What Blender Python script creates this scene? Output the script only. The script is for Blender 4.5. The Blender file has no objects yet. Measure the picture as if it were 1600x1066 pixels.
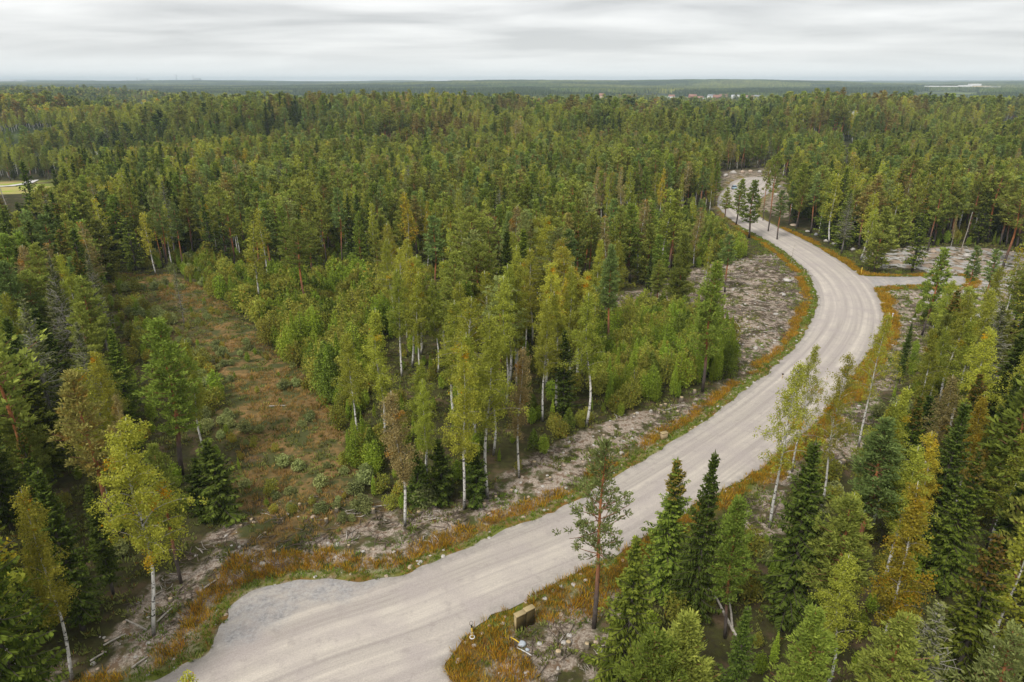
import bpy, math, random
import numpy as np
from mathutils import Vector, geometry
R = math.radians
SC = bpy.context.scene
COL = SC.collection
rng = np.random.default_rng(7)
random.seed(7)

# ------------------------------------------------------------ camera, sky, sun, exposure
CAMH, PITCH, F = 38.0, R(20.72), 1067.0        # F in pixels of the 1600 px wide photograph
cam = bpy.data.objects.new('camera', bpy.data.cameras.new('camera'))
COL.objects.link(cam)
cam.location = (0, 0, CAMH)
cam.rotation_euler = (math.pi / 2 - PITCH, 0, 0)
cam.data.sensor_width = 36
cam.data.lens = 36 * F / 1600
cam.data.clip_start = 0.5
cam.data.clip_end = 40000
SC.camera = cam

SUN_EL, SUN_AZ = R(48), R(215)
w = bpy.data.worlds.new('World'); SC.world = w; w.use_nodes = True
nt = w.node_tree; nt.nodes.clear()
def N(nt, t, **kw):
    n = nt.nodes.new(t)
    for k, v in kw.items():
        if k.startswith('i_'):
            n.inputs[k[2:].replace('_', ' ')].default_value = v
        else:
            setattr(n, k, v)
    return n
def L(nt, a, b): nt.links.new(a, b)
out = N(nt, 'ShaderNodeOutputWorld')
mixs = N(nt, 'ShaderNodeMixShader'); mixs.inputs[0].default_value = 0.93
sky = N(nt, 'ShaderNodeTexSky', sky_type='NISHITA', sun_disc=False, sun_elevation=SUN_EL, sun_rotation=SUN_AZ)
b1 = N(nt, 'ShaderNodeBackground'); b1.inputs[1].default_value = 0.1
L(nt, sky.outputs[0], b1.inputs[0])
tc = N(nt, 'ShaderNodeTexCoord'); sep = N(nt, 'ShaderNodeSeparateXYZ'); L(nt, tc.outputs['Generated'], sep.inputs[0])
zz = N(nt, 'ShaderNodeMath', operation='MAXIMUM'); L(nt, sep.outputs[2], zz.inputs[0]); zz.inputs[1].default_value = 0.0
za = N(nt, 'ShaderNodeMath', operation='ADD'); L(nt, zz.outputs[0], za.inputs[0]); za.inputs[1].default_value = 0.085
dx = N(nt, 'ShaderNodeMath', operation='DIVIDE'); L(nt, sep.outputs[0], dx.inputs[0]); L(nt, za.outputs[0], dx.inputs[1])
dy = N(nt, 'ShaderNodeMath', operation='DIVIDE'); L(nt, sep.outputs[1], dy.inputs[0]); L(nt, za.outputs[0], dy.inputs[1])
cv = N(nt, 'ShaderNodeCombineXYZ'); L(nt, dx.outputs[0], cv.inputs[0]); L(nt, dy.outputs[0], cv.inputs[1])
mp = N(nt, 'ShaderNodeMapping'); L(nt, cv.outputs[0], mp.inputs[0]); mp.inputs['Scale'].default_value = (0.55, 0.95, 1); mp.inputs['Rotation'].default_value = (0, 0, R(4))
n1 = N(nt, 'ShaderNodeTexNoise'); L(nt, mp.outputs[0], n1.inputs[0])
n1.inputs['Scale'].default_value = 0.8; n1.inputs['Detail'].default_value = 7; n1.inputs['Roughness'].default_value = 0.52; n1.inputs['Distortion'].default_value = 0.3
cr = N(nt, 'ShaderNodeValToRGB')
e = cr.color_ramp.elements
e[0].position = 0.36; e[0].color = (0.36, 0.36, 0.362, 1)
e[1].position = 0.62; e[1].color = (0.63, 0.625, 0.615, 1)
L(nt, n1.outputs[0], cr.inputs[0])
# towards the horizon the layers merge into an even pale grey-blue
hz = N(nt, 'ShaderNodeMapRange'); L(nt, sep.outputs[2], hz.inputs[0]); hz.inputs[1].default_value = 0.0; hz.inputs[2].default_value = 0.10; hz.inputs[3].default_value = 0.75; hz.inputs[4].default_value = 0.0
mc = N(nt, 'ShaderNodeMixRGB'); L(nt, hz.outputs[0], mc.inputs[0]); L(nt, cr.outputs[0], mc.inputs[1]); mc.inputs[2].default_value = (0.50, 0.508, 0.508, 1)
h2_ = N(nt, 'ShaderNodeMapRange'); L(nt, sep.outputs[2], h2_.inputs[0]); h2_.inputs[1].default_value = 0.0; h2_.inputs[2].default_value = 0.035; h2_.inputs[3].default_value = 1.0; h2_.inputs[4].default_value = 0.0
mc2 = N(nt, 'ShaderNodeMixRGB'); L(nt, h2_.outputs[0], mc2.inputs[0]); L(nt, mc.outputs[0], mc2.inputs[1]); mc2.inputs[2].default_value = (0.68, 0.69, 0.68, 1); mc = mc2
b2 = N(nt, 'ShaderNodeBackground'); b2.inputs[1].default_value = 1.0
L(nt, mc.outputs[0], b2.inputs[0])
L(nt, b1.outputs[0], mixs.inputs[1]); L(nt, b2.outputs[0], mixs.inputs[2]); L(nt, mixs.outputs[0], out.inputs[0])

sl = bpy.data.lights.new('sun', 'SUN'); sl.energy = 1.5; sl.angle = R(12); sl.color = (1.0, 0.96, 0.9)
so = bpy.data.objects.new('sun', sl); COL.objects.link(so)
sdir = Vector((math.sin(SUN_AZ) * math.cos(SUN_EL), math.cos(SUN_AZ) * math.cos(SUN_EL), math.sin(SUN_EL)))
so.rotation_euler = sdir.to_track_quat('Z', 'Y').to_euler()
SC.view_settings.view_transform = 'Standard'; SC.view_settings.look = 'None'
SC.view_settings.exposure = 0.80; SC.view_settings.gamma = 1
SC.cycles.max_bounces = 5; SC.cycles.diffuse_bounces = 3; SC.cycles.transmission_bounces = 3
SC.cycles.volume_bounces = 0; SC.cycles.transparent_max_bounces = 8
SC.cycles.use_denoising = True

# ------------------------------------------------------------ photograph geometry helpers
cp, sp = math.cos(PITCH), math.sin(PITCH)
def ray(px, py):
    u, v = (px - 800) / F, (533 - py) / F
    return u, cp + v * sp, -sp + v * cp
def G(px, py, z=0.0):
    u, y, d = ray(px, py); t = (z - CAMH) / d
    return (u * t, y * t)
def proj(X, Y, Z):
    w = Z - CAMH
    d = Y * cp - w * sp
    return 800 + F * X / d, 533 - F * (Y * sp + w * cp) / d
def height_at(Y, ty):
    v = (533 - ty) / F
    return CAMH + Y * (v * cp - sp) / (cp + v * sp)
def poly(pts): return np.array([G(*p) for p in pts])
def inpoly(P, X, Y):
    X = np.asarray(X, float); Y = np.asarray(Y, float)
    c = np.zeros(X.shape, bool); n = len(P)
    for i in range(n):
        x1, y1 = P[i]; x2, y2 = P[(i + 1) % n]
        if y1 == y2: continue
        k = (y1 > Y) != (y2 > Y)
        c ^= k & (X < (x2 - x1) * (Y - y1) / (y2 - y1) + x1)
    return c
def segdist(P, X, Y, closed=True):
    d2 = np.full(X.shape, 1e18)
    n = len(P)
    for i in range(n if closed else n - 1):
        a = P[i]; b = P[(i + 1) % n]; ab = b - a
        t = np.clip(((X - a[0]) * ab[0] + (Y - a[1]) * ab[1]) / (ab @ ab + 1e-9), 0, 1)
        d2 = np.minimum(d2, (X - a[0] - t * ab[0]) ** 2 + (Y - a[1] - t * ab[1]) ** 2)
    return np.sqrt(d2)
def sm(a, b, x):
    t = np.clip((x - a) / (b - a), 0, 1); return t * t * (3 - 2 * t)
_H = np.random.default_rng(3).random((256, 256))
def vnoise(x, y):
    x = np.asarray(x, float); y = np.asarray(y, float)
    xi = np.floor(x).astype(int); yi = np.floor(y).astype(int); fx = x - xi; fy = y - yi
    fx = fx * fx * (3 - 2 * fx); fy = fy * fy * (3 - 2 * fy)
    h = lambda i, j: _H[i & 255, j & 255]
    return (h(xi, yi) * (1 - fx) + h(xi + 1, yi) * fx) * (1 - fy) + (h(xi, yi + 1) * (1 - fx) + h(xi + 1, yi + 1) * fx) * fy
def fbm(x, y, o=3):
    s = 0; a = .5
    for k in range(o): s = s + a * vnoise(x * 2 ** k + 17 * k, y * 2 ** k + 5 * k); a *= .5
    return s / (1 - .5 ** o)
def catmull(P, k=5, closed=True):
    P = np.asarray(P, float); n = len(P); o = []
    for i in range(n if closed else n - 1):
        g = lambda j: P[j % n] if closed else P[min(max(j, 0), n - 1)]
        p0, p1, p2, p3 = g(i - 1), g(i), g(i + 1), g(i + 2)
        for t in np.linspace(0, 1, k, endpoint=False):
            o.append(.5 * (2 * p1 + (p2 - p0) * t + (2 * p0 - 5 * p1 + 4 * p2 - p3) * t * t + (3 * p1 - p0 - 3 * p2 + p3) * t ** 3))
    if not closed: o.append(P[-1])
    return np.array(o)

# ------------------------------------------------------------ the plan of the place
LEFT_EDGE = [(150, 1110), (240, 1064), (300, 1034), (338, 1002), (350, 972), (362, 944), (400, 923), (445, 909), (505, 905), (575, 908), (640, 893), (720, 860), (800, 824),
             (880, 790), (960, 745), (1040, 698), (1110, 652), (1170, 606), (1215, 568), (1248, 533), (1268, 500), (1277, 470), (1268, 438), (1245, 410), (1212, 384), (1180, 366),
             (1150, 349), (1128, 331), (1121, 317), (1126, 303), (1136, 292), (1148, 282)]
RIGHT_EDGE = [(1172, 277), (1206, 278), (1212, 285), (1206, 298), (1188, 312), (1180, 324), (1190, 340), (1222, 358), (1262, 378), (1302, 401), (1335, 423), (1350, 431)]
RIGHT_EDGE2 = [(1420, 433), (1500, 432), (1500, 446), (1420, 446), (1368, 450), (1377, 472), (1380, 500), (1370, 530), (1350, 560), (1330, 590), (1300, 630), (1262, 672), (1215, 714), (1160, 750),
               (1100, 782), (1040, 820), (980, 856), (920, 888), (860, 917), (800, 948), (740, 980), (708, 1012), (698, 1040), (706, 1062), (730, 1110)]
road_px = LEFT_EDGE + RIGHT_EDGE + RIGHT_EDGE2
ROAD = catmull(poly(road_px), 9)
ROAD[:, 1] = np.maximum(ROAD[:, 1], 26)
ROAD += (np.stack([vnoise(ROAD[:, 0] * .8, ROAD[:, 1] * .8), vnoise(ROAD[:, 1] * .8 + 9, ROAD[:, 0] * .8)], 1) - .5) * .7
CENTER = catmull(poly([(150, 1130), (330, 1045), (480, 985), (620, 940), (760, 885), (880, 838), (1000, 775), (1110, 705), (1210, 635), (1290, 560), (1322, 510), (1325, 470), (1305, 435),
                       (1265, 402), (1215, 372), (1170, 347), (1146, 325), (1145, 305), (1165, 288)]), 4, False)
DRY = poly([(170, 425), (270, 432), (330, 455), (350, 478), (390, 505), (445, 560), (512, 625), (538, 700), (550, 770), (600, 800), (470, 850), (380, 870), (385, 800), (372, 700), (345, 620), (335, 540), (290, 480), (200, 452)])
SHRUB = poly([(190, 452), (290, 480), (335, 540), (345, 620), (372, 700), (330, 690), (260, 600), (200, 530)])
SAPA = poly([(270, 405), (420, 440), (560, 440), (600, 470), (610, 520), (570, 560), (575, 660), (600, 780), (555, 775), (538, 700), (512, 625), (445, 560), (390, 505), (350, 478), (320, 455), (290, 440)])
SAPC = poly([(930, 520), (1000, 500), (1080, 510), (1135, 530), (1150, 590), (1100, 608), (1040, 625), (960, 640), (925, 610)])
BARED = poly([(950, 470), (1060, 430), (1130, 405), (1220, 395), (1262, 430), (1270, 480), (1245, 530), (1170, 590), (1120, 625), (1150, 570), (1130, 520), (1000, 500), (930, 510)])
SAPE = poly([(960, 350), (1080, 335), (1115, 325), (1180, 372), (1225, 392), (1130, 412), (1000, 425), (930, 400)])
STRIP = poly([(80, 1110), (150, 1000), (250, 900), (330, 840), (400, 780), (560, 775), (620, 800), (760, 775), (830, 720), (960, 650), (1100, 612), (1160, 575), (1250, 500), (1290, 540), (1000, 760), (600, 920), (340, 960), (300, 1080)])
YARD = poly([(1345, 398), (1420, 386), (1560, 388), (1620, 395), (1640, 440), (1640, 520), (1540, 500), (1460, 478), (1440, 446), (1500, 430), (1372, 420)])
RSTRIP = poly([(1368, 450), (1450, 455), (1450, 520), (1400, 600), (1330, 720), (1230, 800), (1140, 860), (1170, 780), (1330, 600)])
CABS = poly([(700, 1066), (760, 985), (860, 925), (935, 900), (950, 990), (900, 1100), (700, 1110)])
TURN = poly([(1118, 335), (1112, 300), (1125, 270), (1215, 262), (1235, 300), (1230, 340), (1190, 330)])
FIELD = poly([(-260, 262), (60, 262), (90, 275), (40, 300), (-120, 312)])
# what of the ground the place leaves open to view from the drone (trees that would cover it do not stand there)
KEEP = np.array([(90, 1066), (240, 985), (330, 880), (385, 800), (330, 690), (215, 640), (190, 450), (290, 450), (380, 500), (510, 640), (540, 760), (610, 800), (760, 765), (830, 725), (900, 690), (1000, 640),
                 (1140, 605), (1165, 520), (1140, 450), (1150, 420), (1235, 405), (1180, 372), (1120, 332), (1116, 314), (1134, 288), (1140, 272), (1212, 268), (1225, 325), (1350, 378), (1430, 388), (1560, 392), (1430, 450), (1385, 540),
                 (1330, 580), (1230, 640), (1190, 740), (1110, 770), (1000, 800), (955, 890), (940, 990), (900, 1066)], float)
MEAD = np.array([(-40, 252), (62, 252), (70, 285), (40, 305), (-40, 312)], float)
KEEPS = np.array([(90, 1066), (240, 960), (330, 860), (395, 780), (360, 600), (300, 500), (205, 445), (300, 470), (400, 530), (500, 640), (530, 770), (640, 810), (860, 730), (960, 660), (1100, 618),
                  (1165, 560), (1262, 480), (1240, 405), (1180, 372), (1120, 332), (1116, 314), (1134, 288), (1140, 272), (1212, 268), (1225, 325), (1350, 380), (1560, 400), (1390, 450), (1385, 540),
                  (1290, 700), (1190, 760), (1000, 860), (870, 930), (900, 1066)], float)

def terrain(X, Y):
    X = np.asarray(X, float); Y = np.asarray(Y, float)
    s = X / np.maximum(Y, 30); r = np.hypot(X, Y)
    side = sm(-.60, -.36, s)
    amp = 6.5 - 4.5 * np.exp(-((s - .22) / .13) ** 2)
    h1 = amp * side * sm(290, 520, Y) * (1 - sm(550, 880, Y))
    h1 = h1 * (.85 + .3 * vnoise(X / 150 + 3, Y / 260))
    h2 = (1 - side) * (-6 * sm(240, 330, Y) + 13 * sm(400, 520, Y) * (1 - sm(560, 760, Y)) + 17 * sm(950, 1300, Y) * (1 - sm(1500, 1800, Y)) + 6 * sm(1500, 1900, Y))
    h3 = sm(1300, 2300, r) * 9 * vnoise(X / 700 + 7, Y / 900)
    h3 = h3 + sm(2600, 5200, r) * (-4 + 50 * vnoise(X / 1300 + 2, Y / 1500 + 4)) + sm(6000, 9000, r) * 8
    bump = sm(300, 420, r) * 3 * (fbm(X / 90, Y / 90) - .5)
    dip = -6 * sm(1150, 1500, Y) * (1 - sm(2000, 2500, Y)) - 11 * side * sm(640, 900, Y) * (1 - sm(1500, 2100, Y))
    return h1 + h2 + h3 + bump + dip

def near_z(X, Y, inside=None, d=None):
    if inside is None:
        inside = inpoly(ROAD, X, Y); d = segdist(ROAD, X, Y)
    out = sm(2.0, 9.0, d)
    z = (fbm(X / 6, Y / 6) - .5) * 1.3 * out + (fbm(X / 1.3 + 8, Y / 1.3) - .5) * .34 * sm(.4, 3, d)
    z = z - .30 * np.exp(-((d - 1.9) / .8) ** 2)
    return np.where(inside, -.22 * sm(0, 1.2, d) - .02, z)
def gz(X, Y):
    """ground height at points"""
    X = np.atleast_1d(np.asarray(X, float)); Y = np.atleast_1d(np.asarray(Y, float))
    z = terrain(X, Y)
    k = np.hypot(X, Y) < 420
    if k.any(): z[k] += near_z(X[k], Y[k]) * (1 - sm(330, 420, np.hypot(X[k], Y[k])))
    return z

# ------------------------------------------------------------ materials
def newmat(name):
    m = bpy.data.materials.new(name); m.use_nodes = True; m.node_tree.nodes.clear(); return m
def attr(nt, name):
    a = N(nt, 'ShaderNodeAttribute'); a.attribute_name = name; return a.outputs['Fac']
def mixc(nt, f, a, b, mode='MIX'):
    m = N(nt, 'ShaderNodeMixRGB', blend_type=mode)
    for s, v in zip(m.inputs, (f, a, b)):
        if isinstance(v, (int, float)): s.default_value = v
        elif isinstance(v, tuple): s.default_value = (*v, 1)
        else: L(nt, v, s)
    return m.outputs[0]
def mathn(nt, op, a, b=0.0, c=None, clamp=False):
    m = N(nt, 'ShaderNodeMath', operation=op, use_clamp=clamp)
    for s, v in zip(m.inputs, (a, b, c) if c is not None else (a, b)):
        if isinstance(v, (int, float)): s.default_value = v
        else: L(nt, v, s)
    return m.outputs[0]
def rng_map(nt, v, a, b, c=0.0, d=1.0):
    m = N(nt, 'ShaderNodeMapRange'); L(nt, v, m.inputs[0])
    for i, x in enumerate((a, b, c, d)): m.inputs[i + 1].default_value = x
    return m.outputs[0]
def noise(nt, vec, scale, detail=4, rough=.55, dist=0.0):
    n = N(nt, 'ShaderNodeTexNoise'); n.inputs['Scale'].default_value = scale; n.inputs['Detail'].default_value = detail
    n.inputs['Roughness'].default_value = rough; n.inputs['Distortion'].default_value = dist
    if vec is not None: L(nt, vec, n.inputs[0])
    return n.outputs[0]
def bump(nt, h, strength=.5, dist=.1):
    b = N(nt, 'ShaderNodeBump'); b.inputs['Strength'].default_value = strength; b.inputs['Distance'].default_value = dist
    L(nt, h, b.inputs['Height']); return b.outputs[0]
def finish(m, colour, rough=.9, normal=None, spec=.2, transl=0.0, metallic=0.0):
    nt = m.node_tree; o = N(nt, 'ShaderNodeOutputMaterial')
    p = N(nt, 'ShaderNodeBsdfPrincipled'); p.inputs['Roughness'].default_value = rough; p.inputs['Specular IOR Level'].default_value = spec; p.inputs['Metallic'].default_value = metallic
    if isinstance(colour, tuple): p.inputs['Base Color'].default_value = (*colour, 1)
    else: L(nt, colour, p.inputs['Base Color'])
    if normal is not None: L(nt, normal, p.inputs['Normal'])
    L(nt, p.outputs[0], o.inputs[0]); return m
LEAFGAIN = 2.1
def leafmat(name, dark, light, autumn=(.45, .17, .012), transl=.3, jit=.28, hue=.011):
    """foliage: each spray its own shade between two leaf colours, each tree its own tint, some sprays turned"""
    m = newmat(name); nt = m.node_tree
    oi = N(nt, 'ShaderNodeObjectInfo')
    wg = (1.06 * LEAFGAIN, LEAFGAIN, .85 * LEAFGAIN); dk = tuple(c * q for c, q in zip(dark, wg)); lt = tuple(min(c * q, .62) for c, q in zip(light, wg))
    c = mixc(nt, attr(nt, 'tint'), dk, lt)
    c = mixc(nt, attr(nt, 'aut'), c, autumn)
    hs = N(nt, 'ShaderNodeHueSaturation')
    L(nt, c, hs.inputs['Color'])
    L(nt, rng_map(nt, oi.outputs['Random'], 0, 1, .5 - hue, .5 + hue), hs.inputs['Hue'])
    r2 = mathn(nt, 'FRACT', mathn(nt, 'MULTIPLY', oi.outputs['Random'], 7.31))
    L(nt, rng_map(nt, r2, 0, 1, 1 - jit, 1 + jit), hs.inputs['Value'])
    d = N(nt, 'ShaderNodeBsdfDiffuse'); t = N(nt, 'ShaderNodeBsdfTranslucent'); ms = N(nt, 'ShaderNodeMixShader'); ms.inputs[0].default_value = transl
    L(nt, hs.outputs[0], d.inputs[0]); L(nt, hs.outputs[0], t.inputs[0]); L(nt, d.outputs[0], ms.inputs[1]); L(nt, t.outputs[0], ms.inputs[2])
    o = N(nt, 'ShaderNodeOutputMaterial'); L(nt, ms.outputs[0], o.inputs[0]); return m
M = {}
M['pine_olive'] = leafmat('pine_needles_olive', (.044, .062, .013), (.170, .195, .045))
M['pine_green'] = leafmat('pine_needles_green', (.036, .058, .011), (.135, .178, .034))
M['pine_blue'] = leafmat('pine_needles_bluish', (.042, .070, .022), (.130, .175, .058))
M['pine_brown'] = leafmat('pine_needles_browning', (.060, .062, .020), (.180, .165, .055), (.28, .15, .03))
M['pine_pale'] = leafmat('pine_needles_pale', (.050, .066, .022), (.170, .200, .075))
M['spruce_dark'] = leafmat('spruce_needles_dark', (.014, .026, .006), (.064, .090, .018), (.16, .08, .02), .12)
M['spruce_olive'] = leafmat('spruce_needles_olive', (.028, .050, .009), (.125, .155, .026), (.20, .11, .03), .15)
M['spruce_grey'] = leafmat('spruce_needles_thin', (.040, .052, .018), (.110, .120, .050), (.20, .17, .12), .12)
M['birch_green'] = leafmat('birch_leaves_green', (.075, .095, .016), (.225, .250, .044), (.50, .34, .02), .4)
M['birch_yellow'] = leafmat('birch_leaves_yellowing', (.100, .110, .016), (.255, .262, .045), (.65, .30, .010), .4)
M['birch_orange'] = leafmat('birch_leaves_turning', (.115, .105, .014), (.270, .240, .034), (.60, .38, .03), .4)
M['birch_brown'] = leafmat('birch_leaves_browned', (.090, .078, .030), (.200, .172, .080), (.40, .22, .03), .3)
M['sapling'] = leafmat('sapling_leaves', (.062, .098, .013), (.215, .280, .040), (.50, .20, .02), .35)
M['sapling_olive'] = leafmat('sapling_leaves_olive', (.080, .095, .018), (.230, .235, .050), (.45, .17, .02), .35)
M['shrub_grey'] = leafmat('shrub_leaves_greyish', (.070, .090, .035), (.210, .240, .105), (.30, .19, .06), .3)
M['rust'] = leafmat('rusty_grass_blades', (.170, .082, .010), (.380, .190, .020), (.16, .19, .03), .3, .3)
M['straw'] = leafmat('dry_grass_blades', (.120, .080, .028), (.270, .185, .068), (.16, .17, .03), .3, .3)
M['grass'] = leafmat('green_grass_blades', (.045, .080, .010), (.120, .175, .024), (.30, .25, .04), .3, .3)
M['heath'] = leafmat('low_heath_leaves', (.048, .060, .018), (.155, .175, .055), (.25, .10, .02), .3, .35)

def barkmat(name, low, high, z0, z1, marks=None, branch=None):
    m = newmat(name); nt = m.node_tree
    t = N(nt, 'ShaderNodeTexCoord'); mpp = N(nt, 'ShaderNodeMapping'); L(nt, t.outputs['Object'], mpp.inputs[0])
    c = mixc(nt, rng_map(nt, attr(nt, 'hgt'), z0, z1), low, high)
    mpp.inputs['Scale'].default_value = (6, 6, 2.0)
    n = noise(nt, mpp.outputs[0], 1.0, 5, .65)
    c = mixc(nt, 1.0, c, rngc(nt, n, .6, 1.35), 'MULTIPLY')
    if marks:
        mp2 = N(nt, 'ShaderNodeMapping'); L(nt, t.outputs['Object'], mp2.inputs[0]); mp2.inputs['Scale'].default_value = (3, 3, 5.5)
        n2 = noise(nt, mp2.outputs[0], 1.0, 3, .6)
        f = rng_map(nt, n2, .57, .61)
        c = mixc(nt, f, c, marks)
        f2 = mathn(nt, 'MULTIPLY', rng_map(nt, attr(nt, 'hgt'), .10, .0), rng_map(nt, n, .3, .5), clamp=True)
        c = mixc(nt, f2, c, (.06, .05, .045))
    if branch: c = mixc(nt, attr(nt, 'br'), c, branch)
    return finish(m, c, .9, bump(nt, n, .5, .03))
def rngc(nt, v, a, b):
    x = rng_map(nt, v, .3, .7, a, b); cc = N(nt, 'ShaderNodeCombineXYZ')
    for i in range(3): L(nt, x, cc.inputs[i])
    return cc.outputs[0]
M['bark_pine'] = barkmat('pine_bark', (.105, .085, .075), (.40, .155, .060), .18, .42, branch=(.24, .13, .08))
M['bark_spruce'] = barkmat('spruce_bark', (.11, .095, .085), (.13, .11, .09), 0, 1, branch=(.10, .085, .06))
M['bark_grey'] = barkmat('dead_spruce_bark', (.17, .155, .14), (.24, .22, .20), 0, 1, branch=(.34, .32, .27))
M['bark_birch'] = barkmat('birch_bark', (.66, .64, .60), (.62, .60, .54), 0, 1, marks=(.05, .045, .04), branch=(.33, .29, .22))
M['bark_sap'] = barkmat('sapling_bark', (.16, .13, .10), (.20, .17, .12), 0, 1)
M['wood_dead'] = barkmat('bleached_wood', (.40, .36, .31), (.48, .44, .38), 0, 1, branch=(.45, .41, .36))

def plain(name, colour, rough=.7, var=.25, scale=3.0, metallic=0.0, spec=.3):
    m = newmat(name); nt = m.node_tree
    t = N(nt, 'ShaderNodeTexCoord'); n = noise(nt, t.outputs['Object'], scale, 5, .6)
    c = mixc(nt, 1.0, colour, rngc(nt, n, 1 - var, 1 + var), 'MULTIPLY')
    return finish(m, c, rough, None, spec, metallic=metallic)

# ------------------------------------------------------------ mesh building
class Geo:
    def __init__(s): s.V = []; s.Q = []; s.T = []; s.A = []; s.Hh = []; s.B = []; s.M = []; s.n = 0
    def add(s, V, Q, tint=0.5, aut=0.0, hgt=0.0, br=0.0, mat=0):
        V = np.asarray(V, float); Q = np.asarray(Q, int); k = len(V)
        f = lambda v: np.broadcast_to(np.asarray(v, float), (k,))
        s.V.append(V); s.Q.append(Q + s.n); s.T.append(f(tint)); s.A.append(f(aut)); s.Hh.append(f(hgt)); s.B.append(f(br)); s.M.append(np.full(len(Q), mat)); s.n += k
    def mesh(s, name, mats, smooth=False):
        V = np.concatenate(s.V); Q = np.concatenate(s.Q); me = bpy.data.meshes.new(name)
        me.vertices.add(len(V)); me.vertices.foreach_set('co', V.astype(np.float32).ravel())
        me.loops.add(Q.size); me.loops.foreach_set('vertex_index', Q.astype(np.int32).ravel())
        me.polygons.add(len(Q)); me.polygons.foreach_set('loop_start', np.arange(0, Q.size, 4, dtype=np.int32))
        me.polygons.foreach_set('loop_total', np.full(len(Q), 4, np.int32))
        me.polygons.foreach_set('material_index', np.concatenate(s.M).astype(np.int32))
        for nm, arr in (('tint', s.T), ('aut', s.A), ('hgt', s.Hh), ('br', s.B)):
            a = me.attributes.new(nm, 'FLOAT', 'POINT'); a.data.foreach_set('value', np.concatenate(arr).astype(np.float32))
        for m in mats: me.materials.append(m)
        if smooth: me.polygons.foreach_set('use_smooth', np.ones(len(Q), bool))
        me.update(calc_edges=True); return me
def norm(v): return v / (np.linalg.norm(v, axis=-1, keepdims=True) + 1e-9)
def tube(g, P, rad, seg=6, h=1.0, br=0.0, mat=0, tint=.5, cap=True):
    P = np.asarray(P, float); k = len(P); T = norm(np.gradient(P, axis=0))
    ref = np.array([0.31, .95, .1]) if abs(T[0][2]) > .7 else np.array([0, 0, 1.0])
    A = norm(np.cross(T, ref)); B = np.cross(T, A)
    an = np.arange(seg) * 2 * math.pi / seg
    V = P[:, None] + (A[:, None] * np.cos(an)[None, :, None] + B[:, None] * np.sin(an)[None, :, None]) * np.asarray(rad)[:, None, None]
    V = V.reshape(-1, 3); Q = []
    for i in range(k - 1):
        for j in range(seg): Q.append((i * seg + j, i * seg + (j + 1) % seg, (i + 1) * seg + (j + 1) % seg, (i + 1) * seg + j))
    if cap:
        for base in (0, (k - 1) * seg):
            for j in range(1, seg - 2, 2): Q.append((base, base + j, base + j + 1, base + j + 2) if base else (base, base + j + 2, base + j + 1, base + j))
    g.add(V, Q, tint=tint, hgt=np.clip(V[:, 2] / h, 0, 1), br=br, mat=mat)
def blades(g, C, A, Wd, tint, aut=0.0, mat=0):
    """diamond leaves: centre C, half long axis A, half width vector Wd"""
    n = len(C); V = np.empty((n, 4, 3)); V[:, 0] = C - A; V[:, 1] = C + Wd; V[:, 2] = C + A; V[:, 3] = C - Wd
    Q = np.arange(n * 4).reshape(n, 4)
    g.add(V.reshape(-1, 3), Q, tint=np.repeat(np.broadcast_to(tint, (n,)), 4), aut=np.repeat(np.broadcast_to(aut, (n,)), 4), mat=mat)
def rdir(r, n): return norm(r.normal(size=(n, 3)))
def perp(A, r): return norm(np.cross(A, rdir(r, len(A))))

def trunk_path(h, r, wob=.25, lean=0.0, k=10):
    z = np.linspace(0, h, k); a = r.uniform(0, 6.28, 4)
    off = lambda q: wob * (np.sin(z / h * 3.1 + a[q]) - math.sin(a[q])) * .6 + wob * .35 * (np.sin(z / h * 8 + a[q + 1]) - math.sin(a[q + 1]))
    P = np.stack([off(0) + lean * z, off(2), z], 1); return P
def at_h(P, z):
    return np.array([np.interp(z, P[:, 2], P[:, 0]), np.interp(z, P[:, 2], P[:, 1]), z])

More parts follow.
